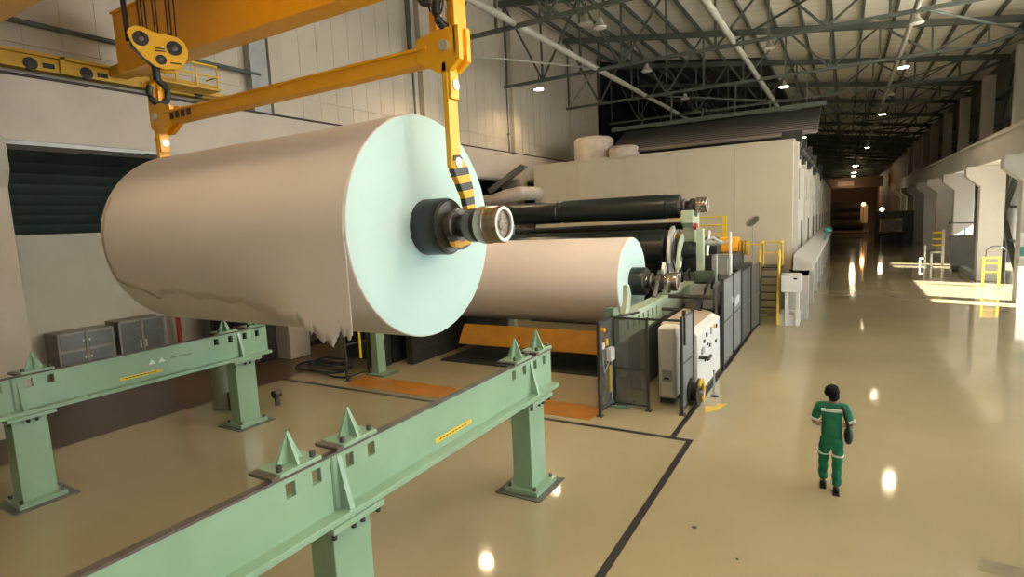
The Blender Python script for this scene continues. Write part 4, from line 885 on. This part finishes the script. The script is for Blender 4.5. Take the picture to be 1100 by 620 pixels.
G().cyl((6.9, 31.9, 2.8), (6.9, 31.96, 2.8), .12).build('dial', 'dark', tb)
# outside the doorway: pale vehicle-like clutter seen as bright shapes
tr_ = thing('pallet_rack', 'bright cluttered rack seen behind the grey cabinet', 'rack', (8.2, 55, 0))
for x in (7.4, 8.7): G().box(x, x+.08, 52.4, 52.5, 0, 2.3).build('upright', 'cab_grey', tr_)
for z in (.4, 1.1, 1.8): G().box(7.4, 8.8, 52.4, 53.2, z, z+.06).build('shelf', 'cab_white', tr_)
for k in range(5): G().box(7.5+.25*k, 7.7+.25*k, 52.5, 52.9, .46+.7*(k % 3), .85+.7*(k % 3)).build('carton', ['cab_white', 'cab_grey', 'post', 'railyellow', 'desk'][k], tr_)

tag(G().box(14, 14.4, 60, 76, -.1, 9).build('sun_blocking_wall', 'pier'), 'added white wall outside that blocks the sun, bright strip beside the second pier', 'wall')  # added outside to keep the third doorway's sun off the aisle floor
# far end
sh = thing('dark_shelter', 'black boxy shelter with pale opening on the right, far down the aisle', 'shelter', (5, 75, 0))
G().box(2.9, 6.4, 74.8, 78, 3.0, 3.75).box(5.6, 6.4, 74.8, 78, 0, 3.0).box(3.0, 3.4, 77.5, 78, 0, 3.0).box(3.4, 5.9, 77.8, 78, 0, 1.4).build('frame', 'dark', sh)
G().box(4.2, 5.6, 77.7, 77.8, 1.6, 2.7).build('pale_pane', 'cab_grey', sh)
G().box(3.5, 4.3, 76, 77, 0, 1.1).build('desk', 'dark', sh)
fm = thing('winder', 'dark machine with stacked rolls standing at the end of the aisle', 'machine', (0, 111, 0))
G().box(-3.4, 3.6, 110, 114, 0, .5).build('base', 'dark', fm)
G().box(-3.2, 3.4, 109.9, 110.0, .15, .42).build('base_highlight', 'pink', fm)  # pinkish highlight on the base, put in as a coloured strip
G().cyl((-2.6, 112, 1.4), (2.8, 112, 1.4), 1.0, n=40).build('lower_roll', 'dark', fm)
G().cyl((-2.2, 112.4, 3.0), (2.4, 112.4, 3.0), .8, n=40).build('upper_roll', 'dark', fm)
G().box(-2.6, 2.8, 112.8, 114, 0, 5.0).box(-1.9, 1.9, 111.6, 112.6, 4.1, 5.2).build('rear_frame', 'dark', fm)
G().box(2.2, 3.2, 111, 111.5, 1.6, 4.6).build('side_cabinet', 'cab_white', fm)
for i, (x, y, z, m, rr, lab) in enumerate([(2.55, 109.5, 4.7, 'lamp_orange', .28, 'orange lit lamp beside the far dark machine'), (-3.8, 112, 3.3, 'lamp_far', .24, 'white lit lamp left of the far dark machine'), (4.1, 88, 3.9, 'lamp_far', .24, 'lit lamp above the dark shelter')]):
    r = thing('work_lamp', lab, 'lamp', (x, y, 0)); G().cyl((x, y, 0), (x, y, z-.1), .05, n=8).build('pole', 'steel', r)
    G().ball((x, y, z), rr).build('lamp_glass', m, r)
    light('POINT', (x, y-.4, z), 120, (1, .5, .2) if i == 0 else (1, .85, .6), .25)
fc = thing('overhead_crane', 'distant brown overhead crane with pale sign at the hall end', 'crane', (0, 170, 9))
G().box(-10, 8, 170, 171, 9.0, 11.6).build('girder', 'farbrown', fc); G().box(-1.8, 1.8, 169.8, 170, 9.6, 10.8).build('sign_board', 'pink', fc)
light('POINT', (1.6, 205, 11.2), 2600, (1, .74, .45), .4); light('POINT', (1.6, 150, 11.2), 900, (1, .74, .45), .4)
light('AREA', (0, 166, 8.6), 140, (1, .7, .4), rot=(math.radians(115), 0, 0), size=8)  # added fill for the distant crane, without a fixture of its own
# stain on the floor
tag(G().prism([(1.52, 8.55), (2.02, 8.5), (2.08, 8.82), (1.6, 8.88)], 'z', 0, .003).build('floor_stain', mat('stain', (.22, .18, .10), .5, var=.2)), kind='structure')
for i, (x, y, rr) in enumerate([(-1.83, 8.05, .035), (-1.15, 7.5, .02), (.2, 13.3, .03)]):
    tag(G().cyl((x, y, 0), (x, y, .004), rr, n=12).build(f'trim_{i+4}', 'tape'), kind='structure')

# ------------------------------------------------------------------ person
def skin_mesh(verts, edges, sub=2):
    me = bpy.data.meshes.new('t'); me.from_pydata([v[:3] for v in verts], edges, []); o = bpy.data.objects.new('t', me); COL.objects.link(o)
    s = o.modifiers.new('s', 'SKIN'); s.use_smooth_shade = True; sb = o.modifiers.new('u', 'SUBSURF'); sb.levels = sub; sb.render_levels = sub
    for i, v in enumerate(verts):
        r = v[3]; r = r if isinstance(r, tuple) else (r, r); me.skin_vertices[0].data[i].radius = r
        me.skin_vertices[0].data[i].use_root = (i == 0)
    dg = bpy.context.evaluated_depsgraph_get(); dg.update()
    m2 = bpy.data.meshes.new_from_object(o.evaluated_get(dg)); vs = [tuple(v.co) for v in m2.vertices]; fs = [tuple(p.vertices) for p in m2.polygons]
    bpy.data.objects.remove(o); bpy.data.meshes.remove(m2); return vs, fs
PX, PYY = -.12, 10.1
per = thing('person', 'person in green work clothes walking away down the aisle with a black shoulder bag', 'person', (PX, PYY, 0))
def off(vs): return [(x+PX, y+PYY, z) for x, y, z in vs]
J = dict(pel=(0, 0, .93), wst=(0, .01, 1.08), chs=(0, .0, 1.30), shl=(-.0, .0, 1.44), nk=(0, .01, 1.50), hd0=(0, .02, 1.56),
         ls=(-.175, 0, 1.42), le=(-.26, .02, 1.15), lw=(-.19, .2, 1.02), rs=(.175, 0, 1.42), re=(.27, .0, 1.16), rw=(.235, .2, 1.05),
         lh=(-.09, .0, .9), lk=(-.11, .12, .49), la=(-.11, .10, .11), rh=(.09, 0, .9), rk=(.085, .03, .48), ra=(.08, -.10, .09))
V = [(*J['pel'], (.13, .095)), (*J['wst'], (.12, .085)), (*J['chs'], (.14, .095)), (*J['shl'], (.11, .07)), (*J['nk'], .05), (*J['hd0'], .05),
     (*J['ls'], .05), (*J['le'], .038), (*J['lw'], .026), (*J['rs'], .05), (*J['re'], .038), (*J['rw'], .026),
     (*J['lh'], .075), (*J['lk'], .052), (*J['la'], .036), (*J['rh'], .075), (*J['rk'], .052), (*J['ra'], .036)]
E_ = [(0, 1), (1, 2), (2, 3), (3, 4), (4, 5), (3, 6), (6, 7), (7, 8), (3, 9), (9, 10), (10, 11), (0, 12), (12, 13), (13, 14), (0, 15), (15, 16), (16, 17)]
body = G(); vs, fs = skin_mesh(V, E_); body.add(off(vs), fs)
# hands: palm plus five fingers each
for s, w in ((-1, J['lw']), (1, J['rw'])):
    w = Vector(w); d = Vector((-s*.35, .9, -.15)).normalized(); sd = Vector((0, 0, 1)); pc = w+d*.05
    body.add(*[off([tuple(v) for v in skin_mesh([(*w, .022), (*pc, (.03, .016)), (*(pc+d*.035), (.032, .014))], [(0, 1), (1, 2)])[0]]), skin_mesh([(*w, .022), (*pc, (.03, .016)), (*(pc+d*.035), (.032, .014))], [(0, 1), (1, 2)])[1]])
    for k, ln in enumerate((.062, .075, .07, .055)):
        b0 = pc+d*.04+sd*(.027-.018*k); b1 = b0+d*ln*.5+Vector((-s*.01, 0, 0)); b2 = b1+d*ln*.3+Vector((-s*.025, 0, -.01)); 
        a_, f_ = skin_mesh([(*b0, .009), (*b1, .0085), (*b2, .007)], [(0, 1), (1, 2)], 1); body.add(off(a_), f_)
    b0 = pc+sd*.025; b1 = b0+sd*.025+d*.02; b2 = b1+d*.03+Vector((-s*.01, 0, .005))
    a_, f_ = skin_mesh([(*b0, .011), (*b1, .010), (*b2, .008)], [(0, 1), (1, 2)], 1); body.add(off(a_), f_)
# head: skull, jaw, nose, ears
def hf(v): 
    k = 1.0
    if v.z < -.2: k -= .16*(-v.z-.2)
    if v.y > .6 and v.z < .3: k += .03
    return k
body.ball((PX, PYY+.03, 1.645), .076, .095, .115, fn=hf)
body.ball((PX, PYY+.128, 1.635), .013, .02, .025, 10, 8)
for s in (-1, 1): body.ball((PX+s*.078, PYY+.03, 1.64), .01, .02, .03, 10, 8)
bo = body.build('body', 'skin', per)
g = G()
for s in (-1, 1): g.ball((PX+s*.03, PYY+.113, 1.655), .012, .008, .008, 10, 6)
g.build('eyes', 'hiviz', per)
G().ball((PX, PYY+.118, 1.597), .024, .008, .007, 12, 6).build('mouth', 'red', per)
def hairf(v): return 1+.05*math.sin(9*v.x+3*v.z)*math.cos(11*v.y+5*v.z)+.03*math.sin(23*v.z+17*v.x)
g = G(); g.ball((PX-.005, PYY+.0, 1.672), .104, .108, .108, 30, 20, fn=hairf); g.ball((PX+.02, PYY-.03, 1.60), .082, .07, .085, 22, 14, fn=hairf)
g.ball((PX-.06, PYY-.02, 1.66), .055, .06, .07, 16, 10, fn=hairf).build('hair', 'hair', per)
# shirt
def grow(idx, dr): 
    out = []
    for i in idx:
        r = V[i][3]; r = r if isinstance(r, tuple) else (r, r); out.append((*V[i][:3], (r[0]+dr, r[1]+dr)))
    return out
mid = lambda a, b, t: tuple(Vector(J[a]).lerp(Vector(J[b]), t))
SV = [(0, -.005, .84, (.18, .14)), (0, .0, 1.07, (.15, .115)), (0, 0, 1.28, (.165, .12)), (0, 0, 1.42, (.13, .085)), (0, .0, 1.49, (.062, .058)),
      (*J['ls'], .075), (*mid('ls', 'le', .55), .072), (*mid('ls', 'le', .95), .07), (*J['rs'], .075), (*mid('rs', 're', .55), .072), (*mid('rs', 're', .95), .07)]
vs, fs = skin_mesh(SV, [(0, 1), (1, 2), (2, 3), (3, 4), (3, 5), (5, 6), (6, 7), (3, 8), (8, 9), (9, 10)])
vs = [(x*(1+.02*math.sin(14*z)), y+.012*math.sin(22*x+16*z), z) for x, y, z in vs]
shirt = G().add(off(vs), fs).build('shirt', 'cloth', per)
TV = [(0, .0, 1.02, (.13, .10)), (0, -.005, .88, (.165, .13)), (*J['lh'][:2], .80, .108), (-.105, .07, .62, .092), (*J['lk'], .08), (-.115, .125, .3, .075), (-.11, .10, .13, .072),
      (*J['rh'][:2], .80, .108), (.09, .015, .62, .092), (*J['rk'], .08), (.085, -.03, .28, .076), (.085, -.085, .12, .074)]
vs, fs = skin_mesh(TV, [(0, 1), (1, 2), (2, 3), (3, 4), (4, 5), (5, 6), (1, 7), (7, 8), (8, 9), (9, 10), (10, 11)])
vs = [(x+.006*math.sin(40*z), y+.008*math.sin(33*z+12*x), z) for x, y, z in vs]
G().add(off(vs), fs).build('trousers', 'cloth', per)
def band(c, d, rx, w, n=24, ry=None):
    g = G(); c = Vector(c)+Vector((PX, PYY, 0)); d = Vector(d).normalized(); a = d.cross(Vector((0, 1, 0))).normalized(); b = a.cross(d); ry = ry or rx
    for t in (-w/2, w/2):
        for i in range(n): an = 2*PI*i/n; g.v.append(tuple(c+d*t+a*rx*math.cos(an)+b*ry*math.sin(an)))
    for i in range(n): g.f.append((i, (i+1) % n, n+(i+1) % n, n+i))
    o = g.build('reflective_band', 'hiviz', per); s = o.modifiers.new('s', 'SOLIDIFY'); s.thickness = .006; s.offset = 1
    return o
band((-.105, .075, .62), (0, .1, 1), .091, .045); band((.089, .018, .62), (0, .05, 1), .084, .045)
band(mid('ls', 'le', .82), Vector(J['le'])-Vector(J['ls']), .066, .04); band(mid('rs', 're', .82), Vector(J['re'])-Vector(J['rs']), .066, .04)
# reflective yoke across the shoulders
g = G(); n = 14
for k in range(n+1):
    x = -.15+.3*k/n; yb = -.122+.9*x*x
    g.v.append((PX+x, PYY+yb, 1.36)); g.v.append((PX+x, PYY+yb+.012, 1.41))
for k in range(n): g.f.append((2*k, 2*k+2, 2*k+3, 2*k+1))
o = g.build('reflective_yoke', 'hiviz', per); s = o.modifiers.new('s', 'SOLIDIFY'); s.thickness = .01; s.offset = 0
for nm, (x, y, z), tilt in (('boot', (-.11, .10, 0), 0), ('boot', (.08, -.10, 0), 0)):
    g = G(); bs, bf = skin_mesh([(x, y-.01, .14, .06), (x, y-.01, .065, (.055, .06)), (x, y+.09, .05, (.048, .045)), (x, y+.17, .042, (.04, .036))], [(0, 1), (1, 2), (2, 3)])
    bs = [(a, b_, max(c, .0)) for a, b_, c in bs]; g.add(off(bs), bf); g.box(PX+x-.048, PX+x+.048, PYY+y-.07, PYY+y+.2, 0, .022).build(nm, 'boot', per)
bg = thing('shoulder_bag', 'black shoulder bag hanging at the walking person\'s right hip', 'bag', (PX+.24, PYY-.03, .85))
G().ball((PX+.235, PYY-.04, .99), .065, .10, .15, 20, 14).build('pouch', 'bag', bg)
sx = [(.13, -.10, 1.47), (.17, -.125, 1.40), (.20, -.135, 1.28), (.225, -.12, 1.15), (.235, -.07, 1.08)]
g = G(); 
for k, (x, y, z) in enumerate(sx): g.v += [(PX+x-.022, PYY+y, z), (PX+x+.022, PYY+y, z)]
for k in range(len(sx)-1): g.f.append((2*k, 2*k+1, 2*k+3, 2*k+2))
o = g.build('strap', 'bag', bg); s = o.modifiers.new('s', 'SOLIDIFY'); s.thickness = .012

# ------------------------------------------------------------------ light
w = bpy.data.worlds.new('sky'); SC.world = w; w.use_nodes = True
bgn = w.node_tree.nodes['Background']; bgn.inputs[0].default_value = (.86, .94, 1, 1); bgn.inputs[1].default_value = 3.0
sun = bpy.data.lights.new('sun', 'SUN'); sun.energy = 42; sun.angle = .012; sun.color = (1, .98, .95)
so = bpy.data.objects.new('sun', sun); COL.objects.link(so)
so.rotation_euler = Vector((-7.2, 2.5, -4.6)).to_track_quat('-Z', 'Y').to_euler()
for i, (a, b_, c, d) in enumerate(ADDED_WIN+ADDED_TOP):
    L_ = bpy.data.lights.new('window_light', 'AREA'); L_.shape = 'RECTANGLE'; L_.size = b_-a-.2; L_.size_y = d-c-.2; L_.energy = (200, 220, 640, 660, 800, 1100, 1900, 2000, 1900)[i]; L_.color = (.78, .93, 1.) if i < 4 else (1, .94, .84)  # light for the added windows; the upper row is aimed at the ceiling
    o = bpy.data.objects.new('window_light', L_); COL.objects.link(o); o.location = ((XL if i < 4 else XR)-.08, (a+b_)/2, (c+d)/2)
    o.rotation_euler = Vector((-1, 0, 0 if i < 4 else .7)).to_track_quat('-Z', 'Z').to_euler()
for i, (a, b_, c, d) in enumerate(DOORS):
    L_ = bpy.data.lights.new('door_light', 'AREA'); L_.shape = 'RECTANGLE'; L_.size = b_-a; L_.size_y = d; L_.energy = (320, 320, 40)[i]; L_.color = (.9, .96, 1.)
    o = bpy.data.objects.new('door_light', L_); COL.objects.link(o); o.location = (XL+.5, (a+b_)/2, d/2)
    o.rotation_euler = Vector((-1, 0, 0)).to_track_quat('-Z', 'Z').to_euler()

# ------------------------------------------------------------------ camera
f = 608.5006
v1 = Vector((908-550, 221-310, f)).normalized(); v2 = -Vector((-490-550, 287-310, f)).normalized()
dZ = v2.cross(v1)
# rows: world axes seen in camera (right, down, forward)
right = Vector((v2.x, v1.x, dZ.x)); down = Vector((v2.y, v1.y, dZ.y)); fwd = Vector((v2.z, v1.z, dZ.z))
cam = bpy.data.cameras.new('camera'); co = bpy.data.objects.new('camera', cam); COL.objects.link(co)
cam.sensor_width = 36; cam.lens = f/1100*36; cam.clip_end = 500; cam.clip_start = .05
m3 = Matrix((right, -down, -fwd)).transposed()
co.matrix_world = Matrix.Translation((0, 0, 4.6)) @ m3.to_4x4()
SC.camera = co
SC.view_settings.view_transform = 'Standard'; SC.view_settings.look = 'None'; SC.view_settings.exposure = -0.18; SC.view_settings.gamma = 1; SC.view_settings.use_curve_mapping = False
SC.cycles.use_denoising = True
SC.cycles.sample_clamp_indirect = 6
SC.cycles.diffuse_bounces = 5; SC.cycles.transparent_max_bounces = 12
